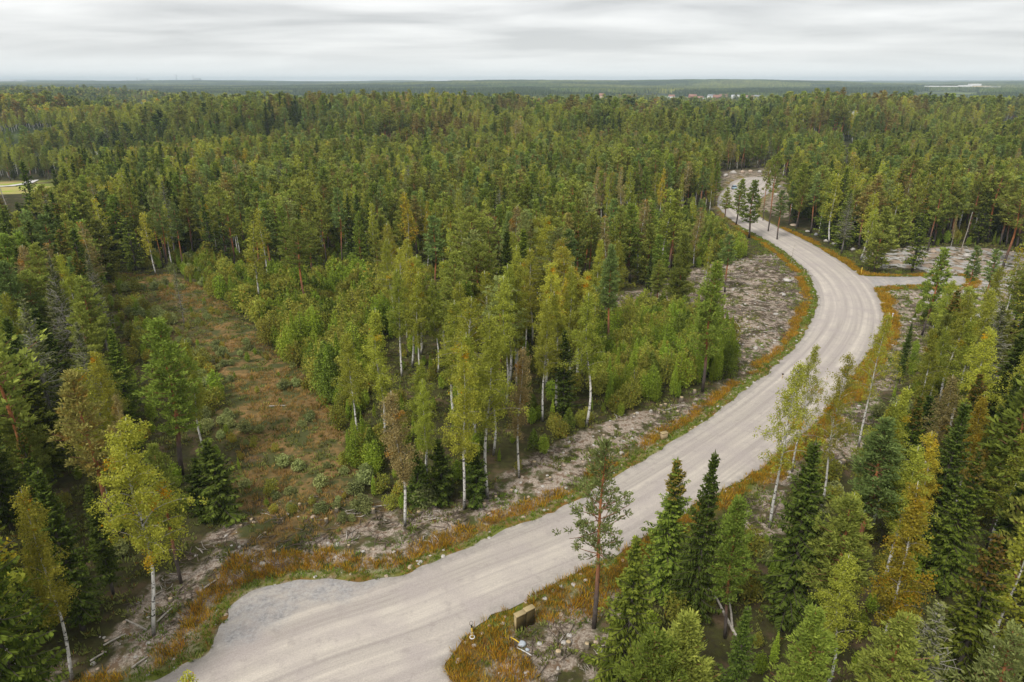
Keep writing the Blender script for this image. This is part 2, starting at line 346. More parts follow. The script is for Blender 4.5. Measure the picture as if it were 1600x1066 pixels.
def gen_pine(h, R0, cb, seed, lod=0, shape='cone', dens=1.0, dead=0.0, brown=0.0):
    """Scots pine: returns trunk geo, crown geo"""
    r = np.random.default_rng(seed); tg, cg = Geo(), Geo()
    P = trunk_path(h, r, .22, r.uniform(-.01, .01)); r0 = .010 * h + .02
    tube(tg, P, r0 * (1 - np.linspace(0, 1, 10) ** 1.3 * .9), (8, 6, 4)[lod], h)
    z0 = cb * h; step = (.42, .55, 1.0)[lod]; zz_ = z0; puffs = []; pd = []; pt = []
    nb_ = (5, 4, 4)[lod]
    while zz_ < h - .15:
        t = (zz_ - z0) / (h - z0)
        if shape == 'cone': Lm = R0 * (min(1, (t + .12) / .35) ** .7) * (1 - t) ** .72 * 1.12
        else: Lm = R0 * math.sqrt(max(0, 1 - (2 * t - .85) ** 2 / 1.35)) * min(1, (1 - t) * 3.2 + .12)
        a0 = r.uniform(0, 6.28)
        for j in range(nb_):
            if r.random() > .90 * dens ** .5: continue
            az = a0 + j * 6.28 / nb_ + r.normal(0, .25); Lb = max(.35, Lm * r.uniform(.6, 1.2) * (.60 + .78 * float(vnoise(zz_ * .6 + seed, az * 1.0)))); el = R(5 + 45 * t ** 1.3) + r.normal(0, .12)
            d = np.array([math.cos(az) * math.cos(el), math.sin(az) * math.cos(el), math.sin(el)])
            b0 = at_h(P, zz_); s = np.linspace(0, 1, 4)
            B = b0 + d * (s * Lb)[:, None]; B[:, 2] += .16 * Lb * s ** 2
            if lod < 2: tube(tg, B, .012 + r0 * .22 * (1 - s * .8) * (1 - t * .6), 3, h, br=.8 if t < .85 else 1, cap=False)
            npf = max(2, int((7, 5, 2.2)[lod] * (Lb / R0) * 1.25 * dens + 1.2))
            for q in range(npf):
                u = r.uniform(.30, 1.03) if q else 1.0
                side = np.array([-math.sin(az), math.cos(az), 0]) * r.normal(0, .20) * Lb * (u + .15)
                c = b0 + d * Lb * u + side; c[2] += .16 * Lb * u * u + r.normal(.03, .10)
                puffs.append(c); pd.append(d); pt.append(.35 + .35 * r.random() + .1 * u)
        zz_ += step * r.uniform(.8, 1.25)
    puffs.append(np.array([*at_h(P, h - .1)])); pd.append(np.array([0, 0, 1.0])); pt.append(.8)
    C = np.array(puffs); D = np.array(pd); Tn = np.array(pt); k = (20, 8, 5)[lod]
    n = len(C); C = np.repeat(C, k, 0); D = np.repeat(D, k, 0); Tn = np.repeat(Tn, k)
    rad = (.30, .36, .62)[lod]; o = rdir(r, n * k) * np.cbrt(r.random((n * k, 1))) * rad; o[:, 2] *= .62
    ax = norm(D * .5 + o / rad * .9 + np.array([0, 0, .45]) + r.normal(size=(n * k, 3)) * .35)
    ln = (.135, .24, .50)[lod] * r.uniform(.7, 1.25, (n * k, 1)); wd = (.042, .09, .27)[lod] * r.uniform(.8, 1.3, (n * k, 1))
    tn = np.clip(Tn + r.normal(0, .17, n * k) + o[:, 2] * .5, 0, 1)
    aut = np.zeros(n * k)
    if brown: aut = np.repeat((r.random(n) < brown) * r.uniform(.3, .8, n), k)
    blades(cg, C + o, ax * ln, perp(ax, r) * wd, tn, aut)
    return tg, cg

def gen_spruce(h, R0, cb, seed, lod=0, dens=1.0, bare=0.0, cones=0.0):
    r = np.random.default_rng(seed); tg, cg = Geo(), Geo()
    P = trunk_path(h, r, .10, 0); r0 = .011 * h + .02
    tube(tg, P, r0 * (1 - np.linspace(0, 1, 10) * .93), (8, 6, 4)[lod], h)
    z0 = cb * h; z = z0; step = (.30, .42, .85)[lod]; nb_ = (6, 5, 5)[lod]
    CC, AA, TT, SZ, AU = [], [], [], [], []
    while z < h - .1:
        t = (z - z0) / (h - z0); Lm = R0 * (1 - t) ** .88 * min(1, .55 + t * 3) + .12
        a0 = r.uniform(0, 6.28)
        for j in range(nb_):
            if r.random() > .93: continue
            az = a0 + j * 6.28 / nb_ + r.normal(0, .3); Lb = Lm * r.uniform(.5, 1.25) * (.62 + .72 * float(vnoise(z * .8 + seed, az * 1.1))); el = R(-22 + 62 * t ** 1.4) + r.normal(0, .10)
            d = np.array([math.cos(az) * math.cos(el), math.sin(az) * math.cos(el), math.sin(el)]); b0 = at_h(P, z)
            isbare = r.random() < bare * (1.2 - .5 * abs(t - .6)); s = np.linspace(0, 1, 4)
            B = b0 + d * (s * Lb)[:, None]; B[:, 2] += Lb * (.22 * s ** 2.2)
            if lod < 2 or isbare: tube(tg, B, .010 + r0 * .17 * (1 - s * .85) * (1 - t * .6), 3, h, br=1, cap=False)
            if isbare and lod < 2:
                for q in range(4):
                    u = r.uniform(.3, .95); sd = np.array([-math.sin(az), math.cos(az), -.35]) * r.choice([-1, 1]); sd[2] = -.4
                    c = b0 + d * Lb * u; c[2] += Lb * .22 * u ** 2.2
                    tube(tg, np.array([c, c + sd * Lb * .16, c + sd * Lb * .3 + [0, 0, -.12]]), np.array([.012, .009, .004]), 3, h, br=1, cap=False)
            keep = .22 if isbare else 1.0
            nf = max(2, int((27, 11, 3.6)[lod] * (.35 + .9 * Lb / R0) * dens * keep))
            u = r.uniform(.10, 1.0, nf) ** .8; sg = r.choice([-1.0, 1.0], nf); sg[0] = 0; u[0] = .97
            c = b0 + d * Lb * u[:, None]; c[:, 2] += Lb * .22 * u ** 2.2
            side = np.array([-math.sin(az), math.cos(az), 0])
            fl = (.20 + .30 * Lb * (1.08 - u) + .05) * (.8, 1.1, 2.0)[lod]
            ax = norm(side * sg[:, None] * .9 + d * .75 + np.array([0, 0, 1]) * r.normal(-.28, .22, (nf, 1)))
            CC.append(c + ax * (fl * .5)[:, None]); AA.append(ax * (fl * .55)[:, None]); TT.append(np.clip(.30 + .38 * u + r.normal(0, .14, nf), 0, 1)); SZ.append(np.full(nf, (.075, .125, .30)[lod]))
            AU.append(np.full(nf, (cones * .8 * (r.random() < .75)) if t > .72 else 0.0))
            # hanging curtain twigs
            nh = int(nf * .8); u2 = r.uniform(.2, .95, nh); c2 = b0 + d * Lb * u2[:, None]; c2[:, 2] += Lb * .22 * u2 ** 2.2
            c2 += side * r.normal(0, .12, (nh, 1)) * Lb * .5; hl = r.uniform(.12, .26, nh) * (1, 1.2, 1.9)[lod]
            CC.append(c2 - np.array([0, 0, 1]) * hl[:, None]); a2 = norm(np.array([0, 0, -1.0]) + r.normal(0, .3, (nh, 3))); AA.append(a2 * hl[:, None])
            TT.append(np.clip(.22 + r.normal(0, .13, nh), 0, 1)); SZ.append(np.full(nh, (.07, .10, .22)[lod])); AU.append(np.zeros(nh))
        z += step * r.uniform(.75, 1.25)
    C = np.concatenate(CC); A = np.concatenate(AA); T = np.concatenate(TT); S = np.concatenate(SZ); U = np.concatenate(AU)
    W = norm(np.cross(A, np.array([0, 0, 1.0])) + r.normal(0, .35, A.shape)) * S[:, None]
    blades(cg, C, A, W, T, U)
    top = at_h(P, h); blades(cg, np.array([top, top]), np.array([[0, 0, .35], [0, 0, .35]]), np.array([[.06, 0, 0], [0, .06, 0]]), .6)
    return tg, cg

def gen_birch(h, R0, cb, seed, lod=0, dens=1.0, aut=0.0, wob=.35, droop=1.0, spread=0.0, forks=0):
    r = np.random.default_rng(seed); tg, cg = Geo(), Geo()
    P = trunk_path(h, r, wob, r.uniform(-.015, .015), 14); r0 = .0072 * h + .018
    tube(tg, P, r0 * (1 - np.linspace(0, 1, 14) ** 1.1 * .93), (8, 6, 4)[lod], h)
    nb_ = int((46, 34, 18)[lod]); CC, TT, AU, AX = [], [], [], []
    for i in range(nb_):
        t = (i + r.random()) / nb_; z = (cb + (1 - cb) * t * .97) * h
        prof = (min(1, (t + .08) / .30) ** .8) * (1 - t) ** .60 + .07
        az = (i * 2.4 + r.normal(0, .4)) % 6.28; Lb = R0 * prof * r.uniform(.65, 1.3) * (1.1 + spread * .3) * (.62 + .75 * float(vnoise(z * .5 + seed, az))); el = R(58 - 12 * (1 - t) - spread * 16) + r.normal(0, .1)
        d = np.array([math.cos(az), math.sin(az), 0]); b0 = at_h(P, z); s = np.linspace(0, 1, 5)
        B = b0 + d * (Lb * (s * math.cos(el) + .30 * s ** 2))[:, None]; B[:, 2] += Lb * (math.sin(el) * s * 1.15 - .42 * s ** 2.4 * droop)
        if lod < 2: tube(tg, B, (.008 + r0 * (.34 if spread else .22) * (1 - t * .7)) * (1 - s * .85), 3, h, br=.95 if not spread else .7, cap=False)
        nt_ = max(2, int((11, 7, 2.6)[lod] * (.35 + prof) * dens))
        au_b = (r.random() < aut) * r.uniform(.5, 1.0)
        for q in range(nt_):
            u = r.uniform(.22, 1.02); c = np.array([np.interp(u, s, B[:, k]) for k in range(3)]) + rdir(r, 1)[0] * np.array([.34, .34, .22]) * (.3 + Lb * .35)
            hl = r.uniform(.25, .85) * droop * (.6 + .5 * (1 - t)); m = (27, 11, 6)[lod]
            v = r.random((m, 1)); pts = c + np.array([0, 0, -1]) * v * hl + r.normal(0, (.13, .17, .34)[lod], (m, 3))
            CC.append(pts); TT.append(np.clip(.45 + .3 * r.random() + r.normal(0, .2, m), 0, 1)); AU.append(np.clip(au_b * (r.random(m) < .75) + (r.random(m) < aut * .12), 0, 1))
    C = np.concatenate(CC); T = np.concatenate(TT); U = np.concatenate(AU); n = len(C)
    ax = norm(rdir(r, n) + np.array([0, 0, -.5])); sz = (.060, .112, .38)[lod] * r.uniform(.7, 1.3, (n, 1))
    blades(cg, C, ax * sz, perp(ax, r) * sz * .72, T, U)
    return tg, cg

def gen_sapling(h, R0, seed, lod=0, n=900, leaf=.10, aut=0.0, conic=False, stems=4):
    r = np.random.default_rng(seed); tg, cg = Geo(), Geo(); CC, TT, AU = [], [], []
    for i in range(stems):
        hh = h * r.uniform(.6, 1.0) if i else h; az = r.uniform(0, 6.28); off = R0 * r.uniform(.1, .75) if i else 0.
        b = np.array([math.cos(az) * off * .4, math.sin(az) * off * .4, 0]); tp = np.array([math.cos(az) * off, math.sin(az) * off, hh])
        s = np.linspace(0, 1, 5)[:, None]; P = b + (tp - b) * s + r.normal(0, .04, (5, 3)) * s
        tube(tg, P, np.linspace(.012 + .007 * h, .006, 5), 4, h)
        k = n // stems; u = r.beta(1.6, 1.5, k) * .93 + .07
        rr = R0 * (.62 if stems > 1 else 1.0) * ((1 - u) ** .7 * 1.15 if conic else np.sin(np.clip(u * 1.05, 0, 1) * math.pi) ** .6 + .12)
        a = r.uniform(0, 6.28, k); q = np.sqrt(r.random(k)) * rr * (.75 + .5 * vnoise(u * 5 + seed, a * 1.3))
        CC.append(np.stack([P[0, 0] + (tp[0] - b[0]) * u + np.cos(a) * q, P[0, 1] + (tp[1] - b[1]) * u + np.sin(a) * q, hh * u + r.normal(0, .08, k)], 1))
        TT.append(np.clip(.25 + .5 * vnoise(a * 2 + seed, u * h * 1.3) + r.normal(0, .16, k), 0, 1)); AU.append((r.random(k) < aut) * r.random(k))
    C = np.concatenate(CC); T = np.concatenate(TT); U = np.concatenate(AU); C[:, 2] = np.maximum(C[:, 2], .05)
    ax = norm(rdir(r, len(C)) + np.array([0, 0, .5])); sz = leaf * r.uniform(.7, 1.4, (len(C), 1))
    blades(cg, C, ax * sz, perp(ax, r) * sz * .6, T, U); return tg, cg

def gen_tuft(seed, n=16, h=.6, sp=.30, wd=.025, lean=.45):
    r = np.random.default_rng(seed); g = Geo(); a = r.uniform(0, 6.28, n); b = np.stack([np.cos(a), np.sin(a), a * 0], 1)
    base = b * r.random((n, 1)) * sp; hh = h * r.uniform(.5, 1.1, (n, 1)); d = norm(b * lean * r.random((n, 1)) + np.array([0, 0, 1.0]) + r.normal(0, .12, (n, 3)))
    blades(g, base + d * hh / 2, d * hh / 2, perp(d, r) * wd, np.clip(r.random(n), 0, 1), (r.random(n) < .12) * .8); return g

def joined(name, tg, cg, mt, mc):
    g = Geo()
    for src, mi in ((tg, 0), (cg, 1)):
        for V, Q, T, A, H_, B in zip(src.V, src.Q, src.T, src.A, src.Hh, src.B):
            g.V.append(V); g.Q.append(Q - 0 + g.n - 0 if False else Q + 0); g.T.append(T); g.A.append(A); g.Hh.append(H_); g.B.append(B); g.M.append(np.full(len(Q), mi))
        if mi == 0:
            off = src.n; g.cut = len(g.Q)
    for i in range(g.cut, len(g.Q)): g.Q[i] = g.Q[i] + off
    return g.mesh(name, [mt, mc])

# variants: kind -> list of dicts(h, lod meshes, tone)
VAR = {'pine_tree': [], 'spruce_tree': [], 'birch_tree': [], 'sapling': []}
def variant(kind, tone, bark, leaf, gen, h, wt=1.0, lods=(0, 1, 2), **kw):
    v = dict(kind=kind, tone=tone, h=h, wt=wt, parts={}, join={})
    i = len(VAR[kind])
    for l in lods:
        tg, cg = gen(h=h, seed=100 * i + 11 + 7 * len(kind), lod=l, **kw)
        if l < 2: v['parts'][l] = (tg.mesh(kind + '_trunk', [M[bark]], True), cg.mesh(kind + '_crown', [M[leaf]]))
        if l > 0: v['join'][l] = joined(kind + '_whole', tg, cg, M[bark], M[leaf])
    VAR[kind].append(v); return v
pn = lambda **k: gen_pine(k['h'], k['R0'], k['cb'], k['seed'], k['lod'], k.get('shape', 'cone'), k.get('dens', 1), 0, k.get('brown', 0))
V_PINE = [variant('pine_tree', 'olive-green', 'bark_pine', 'pine_olive', pn, 15, 1.3, R0=2.0, cb=.40),
          variant('pine_tree', 'deep green', 'bark_pine', 'pine_green', pn, 14, 1.0, R0=2.1, cb=.30),
          variant('pine_tree', 'blue-green', 'bark_pine', 'pine_blue', pn, 15, .9, R0=1.9, cb=.48),
          variant('pine_tree', 'round-topped olive', 'bark_pine', 'pine_olive', pn, 16, .8, R0=2.2, cb=.52, shape='round', dens=.85),
          variant('pine_tree', 'full-skirted olive', 'bark_pine', 'pine_olive', pn, 11, .7, R0=2.0, cb=.12, dens=1.5),
          variant('pine_tree', 'brownish', 'bark_pine', 'pine_brown', pn, 15, .28, R0=1.9, cb=.42, dens=.8, brown=.2),
          variant('pine_tree', 'open-crowned', 'bark_pine', 'pine_pale', pn, 15, .35, R0=2.4, cb=.42, dens=.6)]
sn = lambda **k: gen_spruce(k['h'], k['R0'], k['cb'], k['seed'], k['lod'], k.get('dens', 1), k.get('bare', 0), k.get('cones', 0))
V_SPR = [variant('spruce_tree', 'dark', 'bark_spruce', 'spruce_dark', sn, 16, 1.2, R0=2.3, cb=.10),
         variant('spruce_tree', 'narrow dark', 'bark_spruce', 'spruce_dark', sn, 17, 1.0, R0=1.9, cb=.16),
         variant('spruce_tree', 'olive', 'bark_spruce', 'spruce_olive', sn, 15, .9, R0=2.5, cb=.06),
         variant('spruce_tree', 'bronze-topped olive', 'bark_spruce', 'spruce_olive', sn, 16, .45, R0=2.3, cb=.10, cones=.9),
         variant('spruce_tree', 'grey-branched thinning', 'bark_grey', 'spruce_grey', sn, 16, .25, R0=2.1, cb=.28, dens=.65, bare=.55),
         variant('spruce_tree', 'young bushy dark', 'bark_spruce', 'spruce_dark', sn, 6, .3, R0=1.5, cb=.03)]
bn = lambda **k: gen_birch(k['h'], k['R0'] * .86, k['cb'], k['seed'], k['lod'], k.get('dens', 1) * .88, k.get('aut', 0), k.get('wob', .35), k.get('droop', 1), k.get('spread', 0))
V_BIR = [variant('birch_tree', 'yellow-green', 'bark_birch', 'birch_green', bn, 16, 1.3, R0=1.9, cb=.40),
         variant('birch_tree', 'soft green', 'bark_birch', 'birch_green', bn, 15, 1.0, R0=1.6, cb=.34, aut=.04),
         variant('birch_tree', 'yellowing', 'bark_birch', 'birch_yellow', bn, 15, .40, R0=2.0, cb=.34, aut=.03),
         variant('birch_tree', 'orange-flecked', 'bark_birch', 'birch_orange', bn, 15, .05, R0=1.7, cb=.36, aut=.16),
         variant('birch_tree', 'thin brownish', 'bark_birch', 'birch_brown', bn, 14, .35, R0=1.6, cb=.36, dens=.75, aut=.03),
         variant('birch_tree', 'airy yellowing', 'bark_birch', 'birch_yellow', bn, 16, .3, R0=2.4, cb=.40, dens=.80, aut=.05, spread=.3),
         variant('birch_tree', 'spreading yellow', 'bark_birch', 'birch_yellow', bn, 15, .05, R0=2.6, cb=.36, dens=1.5, aut=.05, spread=.30, wob=.45, droop=1.0)]
qn = lambda **k: gen_sapling(k['h'], k['R0'], k['seed'], k['lod'], (2600, 1000, 160)[k['lod']], (.062, .108, .30)[k['lod']] * k.get('ls', 1), k.get('aut', 0), k.get('conic', False), k.get('stems', 4))
V_SAP = [variant('sapling', 'fresh green', 'bark_sap', 'sapling', qn, 3.6, 1.3, R0=1.1, stems=4),
         variant('sapling', 'olive', 'bark_sap', 'sapling_olive', qn, 3.0, 1.0, R0=1.2, stems=5, aut=.03),
         variant('sapling', 'narrow green', 'bark_sap', 'sapling', qn, 4.5, 1.0, R0=.85, stems=2, conic=True),
         variant('sapling', 'red-flecked', 'bark_sap', 'sapling_olive', qn, 2.8, .25, R0=1.1, stems=5, aut=.30),
         variant('sapling', 'greyish', 'bark_sap', 'shrub_grey', qn, 1.9, .3, R0=1.1, stems=6),
         variant('sapling', 'bushy pine-green', 'bark_sap', 'pine_green', qn, 3.2, .4, R0=1.0, stems=1, conic=True)]

# ------------------------------------------------------------ registration helpers
def tag(o, label=None, cat=None, group=None, kind=None):
    if label: o['label'] = label
    if cat: o['category'] = cat
    if group: o['group'] = group
    if kind: o['kind'] = kind
    return o
def link(name, me, parent=None, loc=None):
    o = bpy.data.objects.new(name, me); COL.objects.link(o)
    if parent: o.parent = parent
    if loc is not None: o.location = loc
    return o
def empty(name, loc, rz=0.0):
    o = bpy.data.objects.new(name, None); COL.objects.link(o); o.location = loc; o.rotation_euler = (0, 0, rz); o.empty_display_size = .5; return o
CATS = {'pine_tree': 'pine', 'spruce_tree': 'spruce', 'birch_tree': 'birch', 'sapling': 'sapling'}
def place(kind, vi, X, Y, h, rz, label, group=None, wide=1.0, lean=(0, 0), lod=None):
    v = VAR[kind][vi]; z = float(gz(X, Y)[0]) - .05; d = math.hypot(X, Y)
    l = lod if lod is not None else (0 if d < 120 else 1)
    tr, crn = v['parts'][l]; s = h / v['h']
    if kind == 'sapling':
        o = empty(kind, (X, Y, z), rz); o.scale = (s * wide, s * wide, s)
        link('stem', tr, o); link('crown', crn, o)
    else:
        o = empty(kind, (X, Y, z), rz); o.scale = (s * wide, s * wide, s); o.rotation_euler = (lean[0], lean[1], rz)
        link('trunk', tr, o); link('crown', crn, o)
    return tag(o, label, CATS[kind], group)

def scatter(name, sources, X, Y, Z, S, idx, label, group=None, kind='stuff', rot=None, tilt=None, wide=None):
    """one object that sets the source meshes on its points"""
    n = len(X); me = bpy.data.meshes.new(name); me.vertices.add(n)
    me.vertices.foreach_set('co', np.stack([X, Y, Z], 1).astype(np.float32).ravel())
    rr = np.random.default_rng(n + 1)
    a = me.attributes.new('sc', 'FLOAT_VECTOR', 'POINT'); wv = np.ones(n) if wide is None else wide
    a.data.foreach_set('vector', np.stack([S * wv, S * wv, S], 1).astype(np.float32).ravel())
    a = me.attributes.new('rot', 'FLOAT_VECTOR', 'POINT')
    rt = np.zeros((n, 3)); rt[:, 2] = rr.uniform(0, 6.28, n) if rot is None else rot
    if tilt is not None: rt[:, 0] = rr.normal(0, tilt, n); rt[:, 1] = rr.normal(0, tilt, n)
    a.data.foreach_set('vector', rt.astype(np.float32).ravel())
    a = me.attributes.new('idx', 'INT', 'POINT'); a.data.foreach_set('value', np.asarray(idx).astype(np.int32))
    o = link(name, me); tag(o, label, None, group, kind)
    ng = bpy.data.node_groups.new(name + '_nodes', 'GeometryNodeTree')
    ng.interface.new_socket('Geometry', in_out='INPUT', socket_type='NodeSocketGeometry'); ng.interface.new_socket('Geometry', in_out='OUTPUT', socket_type='NodeSocketGeometry')
    gi = ng.nodes.new('NodeGroupInput'); go = ng.nodes.new('NodeGroupOutput'); jn = ng.nodes.new('GeometryNodeJoinGeometry')
    def na(t, nm):
        q = ng.nodes.new('GeometryNodeInputNamedAttribute'); q.data_type = t; q.inputs[0].default_value = nm; return [x for x in q.outputs if x.enabled][0]
    aidx, arot, asc = na('INT', 'idx'), na('FLOAT_VECTOR', 'rot'), na('FLOAT_VECTOR', 'sc')
    for k, src in enumerate(sources):
        if not (np.asarray(idx) == k).any(): continue
        so_ = bpy.data.objects.new(name + '_source', src)
        oi = ng.nodes.new('GeometryNodeObjectInfo'); oi.inputs['Object'].default_value = so_; oi.inputs['As Instance'].default_value = False
        ip = ng.nodes.new('GeometryNodeInstanceOnPoints'); cmp_ = ng.nodes.new('FunctionNodeCompare'); cmp_.data_type = 'INT'; cmp_.operation = 'EQUAL'
        ci = [s for s in cmp_.inputs if s.enabled]; ng.links.new(aidx, ci[0]); ci[1].default_value = k
        ng.links.new(gi.outputs[0], ip.inputs['Points']); ng.links.new(cmp_.outputs[0], ip.inputs['Selection']); ng.links.new(oi.outputs['Geometry'], ip.inputs['Instance'])
        ng.links.new(arot, ip.inputs['Rotation']); ng.links.new(asc, ip.inputs['Scale']); ng.links.new(ip.outputs[0], jn.inputs[0])
    ng.links.new(jn.outputs[0], go.inputs[0])
    md = o.modifiers.new('scatter', 'NODES'); md.node_group = ng
    return o

# ------------------------------------------------------------ ground sheet
def axis(fine0, fine1, step, lo, hi, grow=1.09):
    a = list(np.arange(fine0, fine1 + step, step)); s = step
    while a[-1] < hi: s = min(s * grow, 260); a.append(a[-1] + s)
    s = step; b = [a[0]]
    while b[-1] > lo: s = min(s * grow, 260); b.append(b[-1] - s)
    return np.array(b[:0:-1] + a)
gx = axis(-85, 120, .62, -10000, 10000); gy = axis(28, 205, .62, -2500, 11500)
GX, GY = np.meshgrid(gx, gy); X = GX.ravel(); Y = GY.ravel()
near = (np.abs(X) < 420) & (Y > -20) & (Y < 430)
ins = np.zeros(X.shape, bool); dr = np.full(X.shape, 999.0)
ins[near] = inpoly(ROAD, X[near], Y[near]); dr[near] = segdist(ROAD, X[near], Y[near])
Z = terrain(X, Y); Z[near] += near_z(X[near], Y[near], ins[near], dr[near]) * (1 - sm(330, 420, np.hypot(X[near], Y[near])))
nx_, ny_ = len(gx), len(gy); ii = np.arange(nx_ * ny_).reshape(ny_, nx_)
Q = np.stack([ii[:-1, :-1].ravel(), ii[:-1, 1:].ravel(), ii[1:, 1:].ravel(), ii[1:, :-1].ravel()], 1)
me = bpy.data.meshes.new('ground'); me.vertices.add(len(X)); me.vertices.foreach_set('co', np.stack([X, Y, Z], 1).astype(np.float32).ravel())
me.loops.add(Q.size); me.loops.foreach_set('vertex_index', Q.astype(np.int32).ravel()); me.polygons.add(len(Q))
me.polygons.foreach_set('loop_start', np.arange(0, Q.size, 4, dtype=np.int32)); me.polygons.foreach_set('loop_total', np.full(len(Q), 4, np.int32))
me.polygons.foreach_set('use_smooth', np.ones(len(Q), bool))
wx = X + (fbm(X / 4, Y / 4) - .5) * 7; wy = Y + (fbm(X / 4 + 50, Y / 4) - .5) * 7
def zone(P, soft=0.0):
    z = np.zeros(X.shape); z[near] = inpoly(P, wx[near], wy[near]); return z
pale = np.maximum.reduce([zone(BARED), zone(STRIP), zone(YARD), zone(RSTRIP), zone(CABS) * .9, zone(TURN)])
dry = np.maximum(zone(DRY), zone(SHRUB) * .5); fld = np.zeros(X.shape); fld[near] = inpoly(FIELD, X[near], Y[near])
grassy = np.clip(1 - dr / 2.6, 0, 1) * ~ins
farg = sm(350, 600, np.hypot(X, Y))
for nm, arr in (('pale', pale), ('dry', dry), ('grassy', grassy), ('field', fld), ('farg', farg), ('yard', zone(YARD))):
    a = me.attributes.new(nm, 'FLOAT', 'POINT'); a.data.foreach_set('value', arr.astype(np.float32))
me.update(calc_edges=True)
m = newmat('forest_floor'); nt = m.node_tree; g_ = N(nt, 'ShaderNodeNewGeometry'); pos = g_.outputs['Position']
nA = noise(nt, pos, .35, 6, .6); nB = noise(nt, pos, 1.6, 6, .65); nC = noise(nt, pos, 7, 5, .7); nD = noise(nt, pos, .08, 3, .5)
floor_ = mixc(nt, rng_map(nt, nB, .35, .65), (.050, .042, .022), (.075, .078, .022))
floor_ = mixc(nt, rng_map(nt, nA, .52, .66), floor_, (.135, .095, .055))
rock = mixc(nt, rng_map(nt, nC, .35, .68), (.19, .14, .105), (.58, .50, .41))
rock = mixc(nt, rng_map(nt, nB, .51, .60), rock, (.20, .135, .09))
rock = mixc(nt, rng_map(nt, nA, .54, .62), rock, (.085, .095, .030))
yardc = mixc(nt, rng_map(nt, nC, .3, .7), (.30, .295, .285), (.54, .52, .48))
yardc = mixc(nt, rng_map(nt, nA, .47, .55), yardc, (.34, .26, .19))
rock = mixc(nt, attr(nt, 'yard'), rock, yardc)
dryc = mixc(nt, rng_map(nt, nB, .38, .62), (.150, .105, .042), (.290, .180, .070))
dryc = mixc(nt, rng_map(nt, nA, .44, .56), dryc, (.085, .090, .032))
palm = mathn(nt, 'MULTIPLY', attr(nt, 'pale'), rng_map(nt, noise(nt, pos, .55, 5, .65), .60, .50)); c = mixc(nt, palm, floor_, rock); c = mixc(nt, attr(nt, 'dry'), c, dryc)
c = mixc(nt, attr(nt, 'grassy'), c, mixc(nt, rng_map(nt, nA, .42, .6), (.17, .20, .03), (.24, .13, .03)))
c = mixc(nt, attr(nt, 'field'), c, mixc(nt, rng_map(nt, nD, .4, .6), (.30, .38, .05), (.50, .38, .17)))
c = mixc(nt, attr(nt, 'farg'), c, mixc(nt, rng_map(nt, noise(nt, pos, .004, 3, .5), .52, .56), (.040, .055, .020), (.16, .20, .06)))
M['ground'] = finish(m, c, .95, bump(nt, nC, .7, .12), .1)
me.materials.append(M['ground']); tag(link('ground', me), 'forest floor with bare rocky cuttings and dry clearing', kind='structure')

# road sheet
bx0, bx1, by0, by1 = ROAD[:, 0].min(), ROAD[:, 0].max(), ROAD[:, 1].min(), ROAD[:, 1].max()
qx, qy = np.meshgrid(np.arange(bx0, bx1, .9), np.arange(by0, by1, .9)); qx = qx.ravel() + rng.uniform(-.2, .2, qx.size); qy = qy.ravel() + rng.uniform(-.2, .2, qy.size)
k = inpoly(ROAD, qx, qy); qx, qy = qx[k], qy[k]; k = segdist(ROAD, qx, qy) > .35; qx, qy = qx[k], qy[k]
vs = [Vector(p) for p in ROAD] + [Vector((a, b)) for a, b in zip(qx, qy)]; nR = len(ROAD)
res = geometry.delaunay_2d_cdt(vs, [(i, (i + 1) % nR) for i in range(nR)], [], 1, 1e-4)
rv = np.array([(v.x, v.y) for v in res[0]]); dd = segdist(ROAD, rv[:, 0], rv[:, 1])
rz_ = .02 + .10 * sm(0, 3.5, dd) + (fbm(rv[:, 0] / 3, rv[:, 1] / 3) - .5) * .10 * sm(0, 1, dd)
me = bpy.data.meshes.new('road'); me.from_pydata([(x, y, z) for (x, y), z in zip(rv, rz_)], [], [tuple(f) for f in res[2]])
tang = np.gradient(CENTER, axis=0); tang /= np.linalg.norm(tang, axis=1, keepdims=True)
i0 = np.argmin((rv[:, None, 0] - CENTER[None, :, 0]) ** 2 + (rv[:, None, 1] - CENTER[None, :, 1]) ** 2, axis=1)
rel = rv - CENTER[i0]; lat = rel[:, 0] * -tang[i0, 1] + rel[:, 1] * tang[i0, 0]
cum = np.concatenate([[0], np.cumsum(np.linalg.norm(np.diff(CENTER, axis=0), axis=1))]); lon = cum[i0] + (rel * tang[i0]).sum(1)
GREY = poly([(338, 1005), (345, 950), (400, 915), (510, 895), (610, 900), (560, 932), (480, 950), (420, 985), (360, 1020)]); DRV = poly([(1352, 430), (1520, 425), (1520, 452), (1368, 452)])
grey = np.maximum(inpoly(GREY, rv[:, 0], rv[:, 1]), inpoly(DRV, rv[:, 0], rv[:, 1])).astype(float)
for nm, arr in (('lat', lat), ('lon', lon), ('grey', grey), ('edge', np.clip(1 - dd / 1.1, 0, 1))):
    a = me.attributes.new(nm, 'FLOAT', 'POINT'); a.data.foreach_set('value', arr.astype(np.float32))
m = newmat('gravel_road'); nt = m.node_tree; g_ = N(nt, 'ShaderNodeNewGeometry'); pos = g_.outputs['Position']
cb_ = N(nt, 'ShaderNodeCombineXYZ'); L(nt, mathn(nt, 'MULTIPLY', attr(nt, 'lat'), .95), cb_.inputs[0]); L(nt, mathn(nt, 'MULTIPLY', attr(nt, 'lon'), .016), cb_.inputs[1])
st = noise(nt, cb_.outputs[0], 1.0, 6, .60, .35); fine = noise(nt, pos, 9, 6, .75); big = noise(nt, pos, .22, 4, .55); pat = noise(nt, pos, 1.1, 5, .6)
c = mixc(nt, rng_map(nt, st, .36, .64), (.365, .325, .292), (.585, .528, .455))
